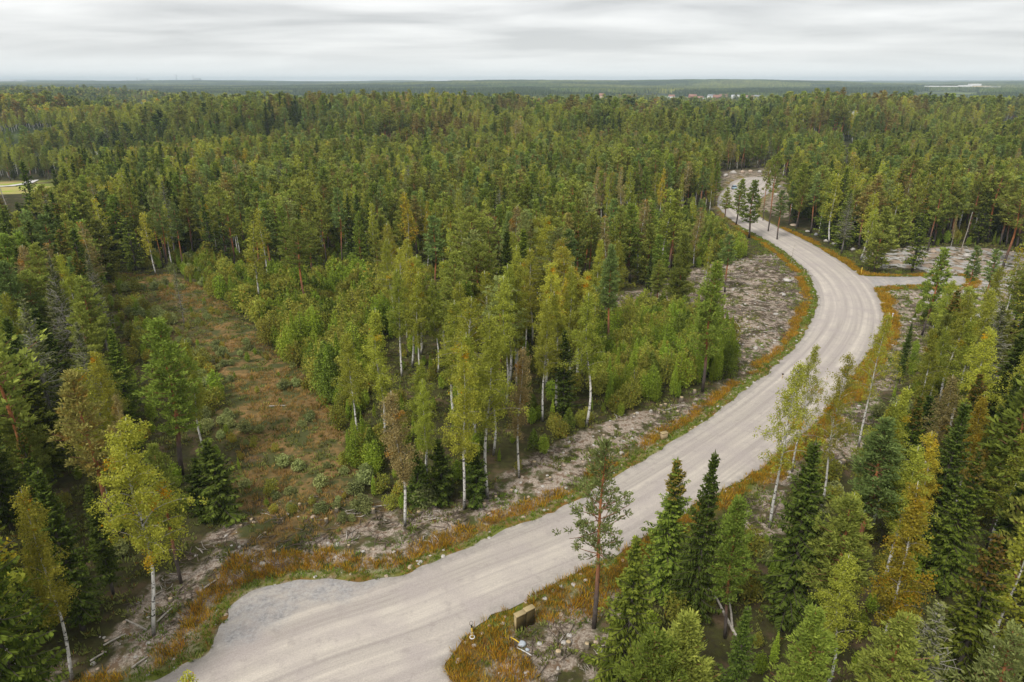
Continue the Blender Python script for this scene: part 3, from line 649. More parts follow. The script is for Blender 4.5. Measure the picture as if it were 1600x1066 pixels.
c = mixc(nt, rng_map(nt, big, .42, .66, 0, .75), c, (.415, .365, .340))
spk = noise(nt, pos, 26, 3, .7)
c = mixc(nt, rng_map(nt, pat, .56, .70, 0, .5), c, (.330, .290, .265))
c = mixc(nt, rng_map(nt, spk, .60, .72, 0, .55), c, (.240, .220, .205))
c = mixc(nt, rng_map(nt, spk, .40, .30, 0, .45), c, (.640, .600, .560))
c = mixc(nt, mathn(nt, 'MULTIPLY', attr(nt, 'edge'), rng_map(nt, pat, .3, .6)), c, (.300, .275, .250))
gsoft = mathn(nt, 'MULTIPLY', attr(nt, 'grey'), rng_map(nt, noise(nt, pos, .7, 6, .7), .36, .60, 0.1, .85), clamp=True)
c = mixc(nt, gsoft, c, mixc(nt, rng_map(nt, noise(nt, pos, 3.2, 6, .7), .4, .62), (.25, .243, .245), (.42, .41, .40)))
c = mixc(nt, 1.0, c, rngc(nt, fine, .82, 1.16), 'MULTIPLY')
M['road'] = finish(m, c, .95, bump(nt, fine, .5, .05), .15)
me.materials.append(M['road']); me.polygons.foreach_set('use_smooth', np.ones(len(me.polygons), bool)); me.update()
tag(link('gravel_road', me), 'pale gravel road curving through the forest', kind='structure')

# ------------------------------------------------------------ trees named one by one
LM = []   # landmarks: (x, y, phrase)
hand_xy = []
def T(kind, vi, bx, by, ty, label, wide=1.0, lean=(0, 0), lm=None, lod=None, h=None):
    """tree from its foot pixel and top pixel row; with h given, (bx, by) is the pixel of its top"""
    if h is None:
        Xp, Yp = G(bx, by); h = max(1.5, height_at(Yp, ty))
    else:
        Xp, Yp = G(bx, by, h)
    hand_xy.append((Xp, Yp, h))
    place(kind, vi, Xp, Yp, h, random.uniform(0, 6.28) if lean == (0, 0) else 0.0, label, wide=wide, lean=lean, lod=lod)
    if lm: LM.append((Xp, Yp, lm))
PI_, SP_, BI_ = 'pine_tree', 'spruce_tree', 'birch_tree'
HAND = [
 (BI_, 6, 240, 992, 655, 'broad yellow birch with kinked white trunk beside the gravel turnout', dict(wide=1.0, lean=(0, R(5)), lm='the broad yellow birch')),
 (BI_, 2, 112, 1060, 760, 'slim leaning birch with orange tufts in front of dark spruces', dict(wide=.95, lm='the slim leaning birch')),
 (BI_, 1, 320, 706, 528, 'pale slim birch at the edge of the dry clearing beside a red-trunked pine', dict(wide=1.05, lm='the pale clearing-edge birch')),
 (BI_, 2, 195, 735, 545, 'bushy yellow-green birch rising above shrubs behind the broad yellow birch', dict(wide=1.1)),
 (BI_, 4, 206, 760, 612, 'small browned birch just behind the broad yellow birch', dict(wide=.9)),
 (BI_, 4, 633, 822, 606, 'front-most browned birch with bare white trunk standing on pale rock', dict(wide=1.25, lm='the front browned birch')),
 (BI_, 0, 668, 780, 592, 'thin green birch between the browned birch and the tall white-trunked pair', dict(wide=.9)),
 (BI_, 2, 725, 795, 533, 'tall yellowing birch with long straight white trunk in the front row', dict(wide=1.0, lm='the straight white-trunked birch')),
 (BI_, 0, 762, 778, 486, 'tallest yellow-green birch of the front row, its trunk leaning slightly', dict(wide=1.1, lm='the tallest front-row birch')),
 (BI_, 4, 811, 745, 540, 'dull greyish birch with slim trunk, last of the front row before the spruces', dict(wide=1.0)),
 (BI_, 0, 848, 662, 470, 'leafy birch standing against a black-green spruce near the roadside', dict(wide=1.1)),
 (BI_, 2, 852, 610, 408, 'high-topped yellowish birch behind the leafy roadside birch', dict(wide=1.15, lm='the high-topped birch')),
 (BI_, 0, 916, 666, 455, 'full round-crowned birch with clean white trunk standing apart by the cutting', dict(wide=1.25, lm='the round-crowned birch')),
 (BI_, 0, 628, 590, 418, 'tall green birch in the clump above the sapling thicket', dict(wide=1.2)),
 (BI_, 1, 656, 595, 425, 'second tall birch in the clump above the sapling thicket', dict(wide=1.1)),
 (BI_, 0, 684, 590, 436, 'drooping green birch with doubled white trunk beside the clump', dict(wide=1.1)),
 (BI_, 0, 790, 640, 430, 'wide dull-green birch behind the tallest front-row birch', dict(wide=1.15)),
 (BI_, 1, 600, 690, 480, 'green birch behind and beside the browned front birch', dict(wide=1.2)),
 (BI_, 0, 560, 700, 520, 'olive birch at the corner of the dry clearing', dict(wide=1.1)),
 (BI_, 2, 420, 440, 322, 'conical birch with orange-tinged side and short white trunk at the back of the clearing', dict(wide=1.1, lm='the orange-sided birch')),
 (BI_, 3, 645, 432, 300, 'golden birch with white trunk, bigger of two at the wood edge', dict(wide=1.15, lm='the golden birch')),
 (BI_, 3, 668, 425, 315, 'smaller orange birch touching the golden birch', dict(wide=.9)),
 (BI_, 0, 722, 416, 293, 'slender green birch with white trunk beyond the orange pair', dict(wide=1.0)),
 (BI_, 0, 588, 434, 313, 'slender birch with flecked crown between two red-trunked pines', dict(wide=.95)),
 (BI_, 4, 776, 442, 335, 'greyish birch with pale visible stem among deep green pines', dict(wide=1.1)),
 (BI_, 4, 930, 366, 258, 'thin birch with long white stem, first of the three white stems', dict(wide=.8, lm='the three white stems')),
 (BI_, 1, 946, 366, 275, 'thin birch with short stem, middle of the three white stems', dict(wide=.7)),
 (BI_, 4, 968, 358, 262, 'thin birch with tall bare stem, last of the three white stems', dict(wide=.8)),
 (BI_, 3, 1028, 354, 262, 'rusty-brown birch standing above young trees near the far road', dict(wide=.8, lm='the rusty-brown birch')),
 (BI_, 0, 1062, 336, 270, 'small green birch with white stem near the far road', dict(wide=.8)),
 (BI_, 5, 1203, 822, 556, 'airy birch with tall bare white trunk overlapping the road', dict(wide=1.0, lm='the airy roadside birch')),
 (BI_, 5, 1238, 735, 532, 'airy birch behind the bare-trunked one, crown over the road', dict(wide=.9)),
 (BI_, 5, 1281, 806, 548, 'airy birch with curved mottled trunk between road and dark spruce', dict(wide=.85, lm='the curved mottled birch')),
 (BI_, 5, 1341, 700, 487, 'airy birch in front of the road bend with lit white trunk', dict(wide=.9, lm='the birch before the bend')),
 (BI_, 3, 1358, 1078, 752, 'tall orange-yellow birch with long white trunk among spruces', dict(wide=1.05, lm='the tall orange birch')),
 (BI_, 0, 1288, 1078, 855, 'bright lime birch with pointed crown and speckled trunk', dict(wide=1.25, lm='the bright lime birch')),
 (BI_, 3, 1412, 900, 680, 'orange-flecked birch behind the tall orange birch', dict(wide=1.0)),
 (BI_, 4, 1440, 760, 575, 'tan-topped birch above the orange birches', dict(wide=1.2, lm='the tan-topped birch')),
 (BI_, 3, 1492, 820, 610, 'tan-orange pointed birch beside a black-green spruce', dict(wide=1.1)),
 (BI_, 0, 1545, 760, 545, 'green birch behind the black-green spruce', dict(wide=1.1)),
 (BI_, 0, 1468, 640, 460, 'soft yellow-green birch in front of the gravel yard', dict(wide=1.2)),
 (BI_, 4, 1484, 392, 335, 'pair-stemmed thin birch with bare white stems at the yard edge', dict(wide=.6)),
 (PI_, 6, 928, 980, 690, 'lone tall pine with open crown and bare trunk in front of the road', dict(wide=1.05, lm='the lone roadside pine')),
 (PI_, 1, 1097, 614, 408, 'tall pine with bare orange lower trunk beside the cutting', dict(wide=1.05, lm='the orange-trunked pine')),
 (PI_, 0, 283, 910, 690, 'pine with red trunk behind the broad yellow birch', dict(wide=1.0)),
 (PI_, 1, 284, 740, 497, 'bright green pine with red trunk and browned top at the clearing', dict(wide=1.25, lm='the red-trunked clearing pine')),
 (PI_, 1, 1132, 1000, 778, 'thin pine with slender reddish trunk beside a fallen forked trunk', dict(wide=.95, lm='the thin reddish pine')),
 (PI_, 0, 1132, 346, 292, 'small pine standing against the far road, nearest its edge', dict(wide=1.55, lm='the far road pines')),
 (PI_, 1, 1150, 351, 281, 'middle small pine standing against the far road', dict(wide=1.55)),
 (PI_, 1, 1170, 372, 283, 'darkest small pine standing against the far road', dict(wide=1.55)),
 (PI_, 3, 1200, 362, 238, 'tall red-stemmed pine rising over the far turning area', dict(wide=.8, lm='the tall red-stemmed pine')),
 (PI_, 2, 1214, 375, 296, 'grey-green pine at the road edge below the tall red-stemmed pine', dict(wide=1.3)),
 (PI_, 3, 1192, 345, 250, 'slim brown-crowned pine just behind the tall red-stemmed pine', dict(wide=.7)),
 (PI_, 0, 901, 464, 300, 'high pine with bare red trunk, clearer of two side by side', dict(wide=1.0, lm='the two bare red trunks')),
 (PI_, 3, 919, 452, 335, 'lower pine with thin red trunk beside the clearer red trunk', dict(wide=1.0)),
 (PI_, 2, 950, 560, 385, 'dense dark blue-green pine beside the round-crowned birch', dict(wide=1.0)),
 (PI_, 4, 1058, 500, 370, 'full pine in front of the slash ground', dict(wide=1.0)),
 (PI_, 1, 1440, 525, 392, 'broad low-branched pine beside the side track', dict(wide=1.25, lm='the broad side-track pine')),
 (PI_, 2, 1502, 486, 387, 'layered pine with thin trunk in front of the gravel yard', dict(wide=1.2)),
 (PI_, 2, 1533, 488, 392, 'flat-layered pine next to the layered one, near the yard boulders', dict(wide=1.2)),
 (PI_, 3, 1566, 420, 296, 'old heavy pine with thick grey trunk at the far end of the yard', dict(wide=1.5)),
 (PI_, 1, 1578, 522, 400, 'green pine in front of the heavy pine at the yard', dict(wide=1.3)),
 (PI_, 0, 1416, 384, 268, 'pine with brown stem at the forest wall behind the yard', dict(wide=.9)),
 (PI_, 0, 1450, 390, 262, 'pine with straight orange stem at the forest wall behind the yard', dict(wide=.9)),
 (PI_, 2, 382, 386, 295, 'blue-green pine with pink trunk at the back wood edge', dict(wide=1.0)),
 (PI_, 1, 454, 428, 325, 'bushy pine beside the orange-sided birch', dict(wide=1.2)),
 (PI_, 0, 510, 411, 300, 'pine with paired dark trunks beyond the sapling thicket', dict(wide=1.0)),
 (PI_, 2, 536, 418, 297, 'pale blue-green pine with layered crown beyond the thicket', dict(wide=1.05)),
 (PI_, 1, 566, 440, 332, 'pine with orange stem next to the flecked birch', dict(wide=.95)),
 (PI_, 0, 595, 474, 360, 'pine with long red-brown stem behind the birch clump', dict(wide=.9)),
 (PI_, 1, 615, 384, 290, 'deep green pine with short red stem above the thicket', dict(wide=1.0)),
 (PI_, 4, 695, 436, 343, 'full green pine below the orange birch pair', dict(wide=1.3)),
 (PI_, 0, 221, 406, 280, 'pine with bright red stem at the dark wood edge', dict(wide=.9)),
 (PI_, 2, 287, 425, 318, 'grey-green pine leaning over the clearing head', dict(wide=1.0)),
 (PI_, 0, 303, 400, 290, 'pine with twin red stems behind the grey-green pine', dict(wide=1.0)),
 (PI_, 4, 1060, 1180, 957, 'yellow-green young pine at the lower frame edge beside the spruces', dict(wide=1.25, lm='the yellow-green young pine')),
 (PI_, 1, 1232, 1200, 962, 'green bushy young pine below the lime birch', dict(wide=1.2)),
 (PI_, 4, 165, 440, 345, 'thick olive pine above the grey thinning spruces', dict(wide=1.5)),
 (SP_, 4, 172, 560, 395, 'ash-grey half-dead spruce standing by the shrubs', dict(wide=.85, lm='the ash-grey spruce')),
 (SP_, 4, 132, 632, 405, 'tall thinning spruce with pale bare branches and long grey trunk', dict(wide=.9, lm='the tall thinning spruce')),
 (SP_, 4, 102, 720, 462, 'thinning spruce with dark skirt above a long bare trunk', dict(wide=1.05)),
 (SP_, 4, 288, 508, 412, 'grey lichen-hung spruce alone at the head of the clearing', dict(wide=.8, lm='the lichen-hung spruce')),
 (SP_, 2, 62, 1190, 775, 'large light-green spruce with thick grey stem in the near corner', dict(wide=1.0, lm='the large light-green spruce')),
 (SP_, 0, 130, 985, 735, 'black-green spruce between the slim leaning birch and the broad birch', dict(wide=1.1)),
 (SP_, 1, 178, 930, 760, 'black-green narrow spruce right behind the broad yellow birch', dict(wide=1.1)),
 (SP_, 3, 85, 860, 665, 'rust-tipped spruce among shrubs behind the leaning birch', dict(wide=1.0)),
 (SP_, 0, 20, 830, 605, 'dark spruce with pale snapped twigs near the frame edge', dict(wide=1.1)),
 (SP_, 5, 347, 806, 680, 'stout young spruce at the corner of the clearing', dict(wide=1.2, lm='the stout young spruce')),
 (SP_, 5, 318, 800, 712, 'smaller young spruce tucked against the stout one', dict(wide=1.2)),
 (SP_, 0, 70, 395, 252, 'big dark spruce in front of the meadow', dict(wide=1.3, lm='the big meadow spruce')),
 (SP_, 3, 1036, 940, 718, 'heavy bronze-green spruce with grey stem beside the road', dict(wide=1.35, lm='the heavy roadside spruce')),
 (SP_, 0, 1082, 980, 712, 'taller dark spruce with bare brown stem foot next to the heavy spruce', dict(wide=.95)),
 (SP_, 2, 970, 1120, 838, 'olive spruce with coppery tip in front of the lone pine', dict(wide=1.1, lm='the copper-tipped spruce')),
 (SP_, 0, 1222, 985, 690, 'massive black-green spruce beside the curved mottled birch', dict(wide=1.25, lm='the massive black-green spruce')),
 (SP_, 4, 1246, 985, 778, 'grey-limbed spruce in front of the massive black-green spruce', dict(wide=1.3)),
 (SP_, 3, 1470, 1140, 828, 'wide bronze-topped spruce with upturned branch tips near the corner', dict(wide=1.2, lm='the wide bronze-topped spruce')),
 (SP_, 3, 1468, 930, 700, 'grey-limbed olive spruce behind the wide bronze-topped one', dict(wide=1.15)),
 (SP_, 0, 1530, 800, 580, 'black-green pointed spruce among green birches', dict(wide=1.0, lm='the black-green pointed spruce')),
 (SP_, 0, 1548, 930, 740, 'deep dark spruce in the gap between bronze-topped spruces', dict(wide=1.3)),
 (SP_, 2, 1585, 1250, 945, 'yellow-green spruce with long upturned boughs in the near corner', dict(wide=1.2)),
 (SP_, 1, 1405, 600, 505, 'small dark spruce at the verge after the bend', dict(wide=.9)),
 (SP_, 0, 880, 660, 520, 'black-green spruce between the leafy birch and round-crowned birch', dict(wide=1.2)),
 (SP_, 5, 690, 782, 690, 'young dark spruce at the feet of the front birches', dict(wide=1.2)),
 (SP_, 5, 744, 785, 695, 'young spruce between two white birch trunks', dict(wide=1.1)),
 (SP_, 5, 655, 788, 705, 'low young spruce beside the browned birch trunk', dict(wide=1.1)),
 (SP_, 1, 820, 660, 560, 'dark spruce behind the dull greyish birch', dict(wide=1.1)),
]
HAND += [(BI_, 1, 1108, 338, 268, 'green birch screening the left rim of the far turning area', dict(wide=1.1)), (PI_, 2, 1094, 332, 262, 'blue-green pine next to the birch at the far turning area', dict(wide=1.2)), (PI_, 1, 1117, 322, 256, 'deep green pine closest to the left rim of the far turning area', dict(wide=1.1))]
HAND.append((BI_, 5, 300, 1044, 0, 'leafy birch top poking up over the road at the bottom edge', dict(h=13.0)))
for kd, vi, bx, by, ty, lab, kw in HAND: T(kd, vi, bx, by, ty, lab, **kw)
LM += [(*G(818, 978), 'the tan cabinets'), (*G(480, 930), 'the gravel turnout'), (*G(1165, 275), 'the far turning area'), (*G(1480, 405), 'the gravel yard'), (*G(1320, 480), 'the road bend'),
       (*G(440, 600), 'the dry clearing'), (*G(500, 480), 'the sapling thicket'), (*G(1190, 480), 'the slash ground'), (*G(30, 275), 'the meadow'), (*G(1320, 208), 'the lone forest roof'),
       (*G(800, 300), 'the middle of the wood'), (*G(1500, 300), 'the wood above the yard'), (*G(600, 240), 'the far pine slope'), (*G(1000, 230), 'the slope past the far road'), (*G(1560, 700), 'the near spruce stand'),
       (*G(300, 260), 'the pale birch stand'), (*G(40, 620), 'the old spruce corner')]

# ------------------------------------------------------------ the rest of the wood
HX = np.array(hand_xy)
def infr(X, Y, Z, m=.10):
    x, y = proj(X, Y, Z); return (x > -1600 * m) & (x < 1600 * (1 + m)) & (y > -50) & (y < 1066 * (1 + m * 1.6))
def jgrid(x0, x1, y0, y1, s, seed):
    r = np.random.default_rng(seed); a, b = np.meshgrid(np.arange(x0, x1, s), np.arange(y0, y1, s)); a = a.ravel(); b = b.ravel()
    return a + r.uniform(-.46, .46, a.size) * s, b + r.uniform(-.46, .46, a.size) * s, r
def away(X, Y, dmin):
    ok = np.ones(X.shape, bool)
    for hx, hy, hh in HX: ok &= (X - hx) ** 2 + (Y - hy) ** 2 > dmin * dmin * (1 if hh > 7 else .5)
    return ok
def keepclear(X, Y, h, rad, K):
    bad = np.zeros(X.shape, bool)
    for f in (.55, .8, 1.0):
        for s in (-1, 0, 1):
            px, py = proj(X + s * rad * (1.05 - f * .7), Y, h * f); bad |= inpoly(K, px, py)
    return ~bad
def unhide(X, Y, h):
    """random trees do not stand so that they cover the trees that were placed one by one"""
    ok = np.ones(X.shape, bool); D = np.hypot(X, Y)
    for hx, hy, hh in HX:
        hd = math.hypot(hx, hy)
        if hd > 235: continue
        xt, yt = proj(hx, hy, hh); xb, yb = proj(hx, hy, 0.0); wd_ = 1.5 * F / (hy * cp + CAMH * sp)
        nearer = D < hd - .5
        for f, g_ in ((.55, .8), (.75, .8), (.9, .6), (1.0, .5)):
            px, py = proj(X, Y, h * f); u = np.clip((py - yt) / (yb - yt), 0, 1); xc = xt + (xb - xt) * u
            ok &= ~(nearer & (py > yt - 8) & (u < .62) & (np.abs(px - xc) < wd_ * (.95 if hh > 8 else .7)))
    return ok
DEEP = 330
# open glades in front of the far buildings, through which the drone sees them: pixel box and distance of what shows
GLADES = [(1314, 203, 1334, 217, 465), (1566, 168, 1602, 181, 750), (138, 224, 152, 234, 395), (58, 238, 92, 252, 380), (216, 159, 238, 168, 1140), (934, 144, 948, 156, 1780), (1030, 147, 1192, 157, 1790), (1412, 136, 1555, 147, 3200)]
def clearview(X, Y, h):
    ok = np.ones(X.shape, bool); D = np.hypot(X, Y); z = terrain(X, Y)
    for x0, y0, x1, y1, dd_ in GLADES:
        for f in (.6, .8, 1.0, 1.12):
            px, py = proj(X, Y, z + h * f); ok &= ~((px > x0 - 3) & (px < x1 + 3) & (py > y0) & (py < y1) & (D < dd_ + 25))
    return ok
TR = []  # kind, x, y, h, vi
X, Y, r = jgrid(-330, 360, 22, DEEP, 4.05, 21)
h0 = 12.5 + 5.5 * fbm(X / 40, Y / 40) + r.normal(0, 1.3, X.size)
k = infr(X, Y, 0) | infr(X, Y, h0, .06); k &= away(X, Y, 2.3)
X, Y, h0 = X[k], Y[k], h0[k]
dr_ = segdist(ROAD, X, Y); k = ~inpoly(ROAD, X, Y) & (dr_ > 3.2)
bare_d = inpoly(BARED, X, Y) | inpoly(YARD, X, Y) | inpoly(RSTRIP, X, Y)
k &= ~(bare_d & (r.random(X.size) > .24)) & ~inpoly(YARD, X, Y)
for P in (DRY, SHRUB, SAPC, STRIP, CABS, TURN, FIELD): k &= ~inpoly(P, X, Y)
k &= ~(inpoly(SAPA, X, Y) & (r.random(X.size) > .05)); inE = inpoly(SAPE, X, Y)
X, Y, h0, inE, bare_d = X[k], Y[k], h0[k], inE[k], bare_d[k]
h0 = np.where(inE, h0 * .55, h0); h0 = np.where(bare_d, h0 * .7, h0)
KEEPB = np.array([(290, 445), (320, 408), (400, 430), (480, 425), (590, 445), (590, 500), (555, 545), (548, 640), (540, 650), (500, 600), (400, 500)], float)
KEEPC = np.array([(935, 525), (1010, 505), (1075, 505), (1085, 600), (960, 640)], float)
k = keepclear(X, Y, h0, 1.9, KEEP) & keepclear(X, Y, h0, 1.6, KEEPB) & keepclear(X, Y, h0, 1.5, KEEPC); k &= keepclear(X, Y, h0, 1.5, MEAD) & unhide(X, Y, h0) & (X ** 2 + Y ** 2 + (CAMH - h0) ** 2 > 37 ** 2); X, Y, h0 = X[k], Y[k], h0[k]
k = clearview(X, Y, h0); X, Y, h0 = X[k], Y[k], h0[k]
px, py = proj(X, Y, 0 * X)
stand = fbm(X / 26 + 4, Y / 26 + 9)
pS = np.where(px < 320, .34, np.where(px > 1180, .20, .09)); pS = np.where((py > 640) & (px > 1100), .26, pS); pS = np.where(py < 260, .12, pS)
pB = np.where((px > 540) & (px < 950) & (py > 440), .85, .26); pS = np.where((px > 540) & (px < 950) & (py > 440), .05, pS); pB = np.where((px < 330) & (py < 400), .38, pB); pB = np.where((py > 560) & (px > 1150), .42, pB)
pS = pS * (1 + 2.2 * (stand - .5)); pB = pB * (1 - 1.8 * (stand - .5))
lf = (px < 330) & (py > 540); pS = np.where(lf, .36, pS); pB = np.where(lf, .22, pB)
u = r.random(X.size); kind = np.where(u < pS, 1, np.where(u < pS + pB, 2, 0))
KN = ['pine_tree', 'spruce_tree', 'birch_tree']
vi = np.zeros(X.size, int)
for q, kn in enumerate(KN):
    wt = np.array([v['wt'] for v in VAR[kn]]); wt /= wt.sum(); s = kind == q; vi[s] = r.choice(len(wt), s.sum(), p=wt)
young = (kind == 1) & (vi == 5); h0 = np.where(young, 3 + r.random(X.size) * 4, h0); h0 = np.where((kind == 0) & (vi == 4), h0 * .8, h0); h0 = np.maximum(h0, 3)
wide = r.uniform(1.0, 1.5, X.size)
score = h0 / np.hypot(X, Y); vis = infr(X, Y, h0 * .8, 0.0); score = np.where(vis, score, 0)
nhand = {kn: sum(1 for t in HAND if t[0] == kn) for kn in KN}
rest = {}
autos = []
for q, kn in enumerate(KN):
    s = np.where(kind == q)[0]; s = s[np.argsort(-score[s])]; quota = {'pine_tree': 298, 'spruce_tree': 240, 'birch_tree': 270}[kn] - nhand[kn]
    s1 = s[:quota]; s1 = s1[score[s1] > 0]; autos += [(kn, int(vi[i]), X[i], Y[i], h0[i], wide[i]) for i in s1]; rs = np.setdiff1d(s, s1)
    rest[kn] = [X[rs], Y[rs], h0[rs], vi[rs], wide[rs]]
# saplings in thickets
X, Y, r = jgrid(-150, 190, 28, 200, 1.55, 33)
zA = inpoly(SAPA, X, Y); zC = inpoly(SAPC, X, Y); zS = inpoly(SHRUB, X, Y); zE = inpoly(SAPE, X, Y)
zF = ~(inpoly(ROAD, X, Y)) & (segdist(ROAD, X, Y) > 4.5)
for P in (DRY, STRIP, CABS, YARD, BARED, TURN, FIELD, SHRUB, SAPA, SAPC): zF &= ~inpoly(P, X, Y)
hs = np.where(zA, 2.4 + 4.2 * sm(.3, .7, fbm(X / 8, Y / 8)), 0.0); hs = np.where(zC, 3.4 + 2.8 * fbm(X / 7, Y / 7), hs); hs = np.where(zS, 1.2 + 2.2 * sm(.3, .7, fbm(X / 6, Y / 6)), hs); hs = np.where(zE, 3 + 3 * fbm(X / 9, Y / 9), hs)
uf = zF & ~zE & (hs == 0) & (r.random(X.size) < .34); hs = np.where(uf, 1.2 + 2.0 * r.random(X.size), hs)
sd = inpoly(DRY, X, Y) & (r.random(X.size) < .08 + .75 * sm(.48, .62, fbm(X / 7 + 70, Y / 7))); hs = np.where(sd, .6 + 1.1 * r.random(X.size), hs)
hs *= r.uniform(.75, 1.2, X.size); k = (hs > 0) & (r.random(X.size) < np.where(zE, .55, np.where(zA | zC, .93, .8))) & infr(X, Y, 0, .08)
k &= keepclear(X, Y, hs, .9, KEEPS) | sd; X, Y, hs = X[k], Y[k], hs[k]; zAk, zCk, zSk, zEk, ufk, sdk = zA[k], zC[k], zS[k], zE[k], uf[k], sd[k]
k = away(X, Y, .9); X, Y, hs, zAk, zCk, zSk, zEk, ufk, sdk = (q[k] for q in (X, Y, hs, zAk, zCk, zSk, zEk, ufk, sdk))
vs_ = np.where(zSk | sdk, r.choice([4, 1, 0, 3], X.size, p=[.55, .25, .12, .08]), r.choice([0, 1, 2, 3, 4, 5], X.size, p=[.34, .24, .22, .04, .06, .10]))
vs_ = np.where((hs > 2.6) & ((vs_ == 4) | (vs_ == 3)), r.choice([0, 1, 2], X.size), vs_)
score = np.where(infr(X, Y, hs, 0), hs / np.hypot(X, Y) * np.where(ufk, .45, 1), 0); s = np.argsort(-score); s1 = s[:290]; s2 = s[290:]
autos += [('sapling', int(vs_[i]), X[i], Y[i], hs[i], 1.0) for i in s1]
rest['sapling'] = [X[s2], Y[s2], hs[s2], vs_[s2], np.ones(len(s2))]

# a label for each: its looks, then where it stands with respect to something one can find; the few that still read alike share a group
SZ = {'pine_tree': (11, 14.5), 'spruce_tree': (8, 15), 'birch_tree': (11.5, 15), 'sapling': (2.2, 3.8)}
ORD = ['nearest', 'second', 'third', 'fourth', 'fifth', 'sixth', 'seventh', 'eighth']
buckets = {}
LA = np.array([(a, b) for a, b, _ in LM])
for t in autos:
    kn, v, x, y, h, wd_ = t
    dist = np.hypot(LA[:, 0] - x, LA[:, 1] - y); j = int(np.argmin(dist)); ax_, ay = LA[j]
    dep = math.hypot(x, y) - math.hypot(ax_, ay); sid = (math.atan2(x, y) - math.atan2(ax_, ay)) * math.hypot(x, y)
    rel_ = ('behind' if dep > 0 else 'in front of') if abs(dep) > abs(sid) * 1.3 else ('right of' if sid > 0 else 'left of')
    if abs(dep) > abs(sid) * .6 and abs(dep) <= abs(sid) * 1.3: rel_ = ('behind and ' if dep > 0 else 'before and ') + ('right of' if sid > 0 else 'left of')
    lo, hi = SZ[kn]; size = 'short' if h < lo else ('tall' if h > hi else 'middling')
    buckets.setdefault((kn, size, v, rel_, LM[j][2]), []).append((dist[j], t))
for (kn, size, v, rel_, ph), lst in buckets.items():
    lst.sort(key=lambda q: q[0])
    for i, (dd_, t) in enumerate(lst):
        noun = {'pine_tree': 'pine', 'spruce_tree': 'spruce', 'birch_tree': 'birch', 'sapling': 'sapling bush'}[kn]
        tone = VAR[kn][v]['tone']
        if i < len(ORD) and len(lst) <= len(ORD) * 2:
            lab = f'{size} {tone} {noun} {rel_} {ph}' + (f', {ORD[i]}' if len(lst) > 1 else '')
            grp = {'pine_tree': 'pines of the wood', 'spruce_tree': 'spruces of the wood', 'birch_tree': 'birches of the wood', 'sapling': 'sapling bushes of the thickets'}[kn]
        else:
            lab = f'{size} {tone} {noun} in the crowd {rel_} {ph}'; grp = f'{size} {tone} {noun}s crowded {rel_} {ph}'
        _, vv, x, y, h, wd_ = t
        place(kn, vv, x, y, h, random.uniform(0, 6.28), lab, grp, wide=wd_)

# the deep wood beyond: mid distance stands, then far slopes
X, Y, r = jgrid(-1500, 1500, DEEP, 1750, 5.5, 55)
k = np.abs(X) < Y * .86; X, Y = X[k], Y[k]
gap = fbm(X / 60 + 31, Y / 60 + 2); k = (gap > .30) & ~inpoly(FIELD, X, Y) & ((Y < 1200) | (r.random(X.size) < .8)); X, Y = X[k], Y[k]
k = clearview(X, Y, 14.0); X, Y = X[k], Y[k]
hh = (13 + 7 * fbm(X / 45, Y / 45) + r.normal(0, 2.0, X.size)) * (.72 + .5 * sm(.35, .6, fbm(X / 85 + 90, Y / 110))); st_ = fbm(X / 70 + 8, Y / 90 + 3); lft = sm(-.30, -.55, X / Y)
pS = np.clip(.12 + 2.4 * (st_ - .56) + lft * .22, .02, .9); pB = np.clip(.24 - 1.9 * (st_ - .47) + lft * .12, .04, .8); u = r.random(X.size); kq = np.where(u < pS, 1, np.where(u < pS + pB, 2, 0))
Zf = gz(X, Y)
for q, kn in enumerate(KN):
    wt = np.array([v['wt'] for v in VAR[kn]])[:6]; wt = wt / wt.sum(); s = kq == q; cw = np.cumsum(wt); stn = fbm(X[s] / 38 + 20 * q, Y[s] / 50 + 3); vj = np.minimum(np.searchsorted(cw, np.clip((stn - .5) * 2.6 + .5 + r.normal(0, .22, s.sum()), 0, .999)), len(wt) - 1)
    a = rest[kn]; nn = len(a[0]); dn = np.hypot(a[0], a[1])
    nv = len(VAR[kn]); srcs = [v['join'][1] for v in VAR[kn]] + [v['join'][2] for v in VAR[kn]]; base = np.array([v['h'] for v in VAR[kn]])
    XX = np.concatenate([a[0], X[s]]); YY = np.concatenate([a[1], Y[s]]); ZZ = np.concatenate([gz(a[0], a[1]), Zf[s]]); HH = np.concatenate([a[2], hh[s]])
    VI = np.concatenate([a[3], vj]).astype(int); DD = np.hypot(XX, YY); ID = np.where(DD < 620, VI, VI + nv); Wd_ = np.concatenate([a[4], r.uniform(1.1, 1.65, s.sum())])
    nm = {'pine_tree': 'pine_forest', 'spruce_tree': 'spruce_forest', 'birch_tree': 'birch_forest'}[kn]
    scatter(nm, srcs, XX, YY, ZZ - .1, HH / base[VI], ID, f'{kn.split("_")[0]} woods filling the middle distance', tilt=.02, wide=Wd_)
a = rest['sapling']; base = np.array([v['h'] for v in V_SAP]); VI = a[3].astype(int)
scatter('undergrowth', [v['join'][1] for v in V_SAP], a[0], a[1], gz(a[0], a[1]) - .05, a[2] / base[VI], VI, 'saplings and bushes growing between the trees')

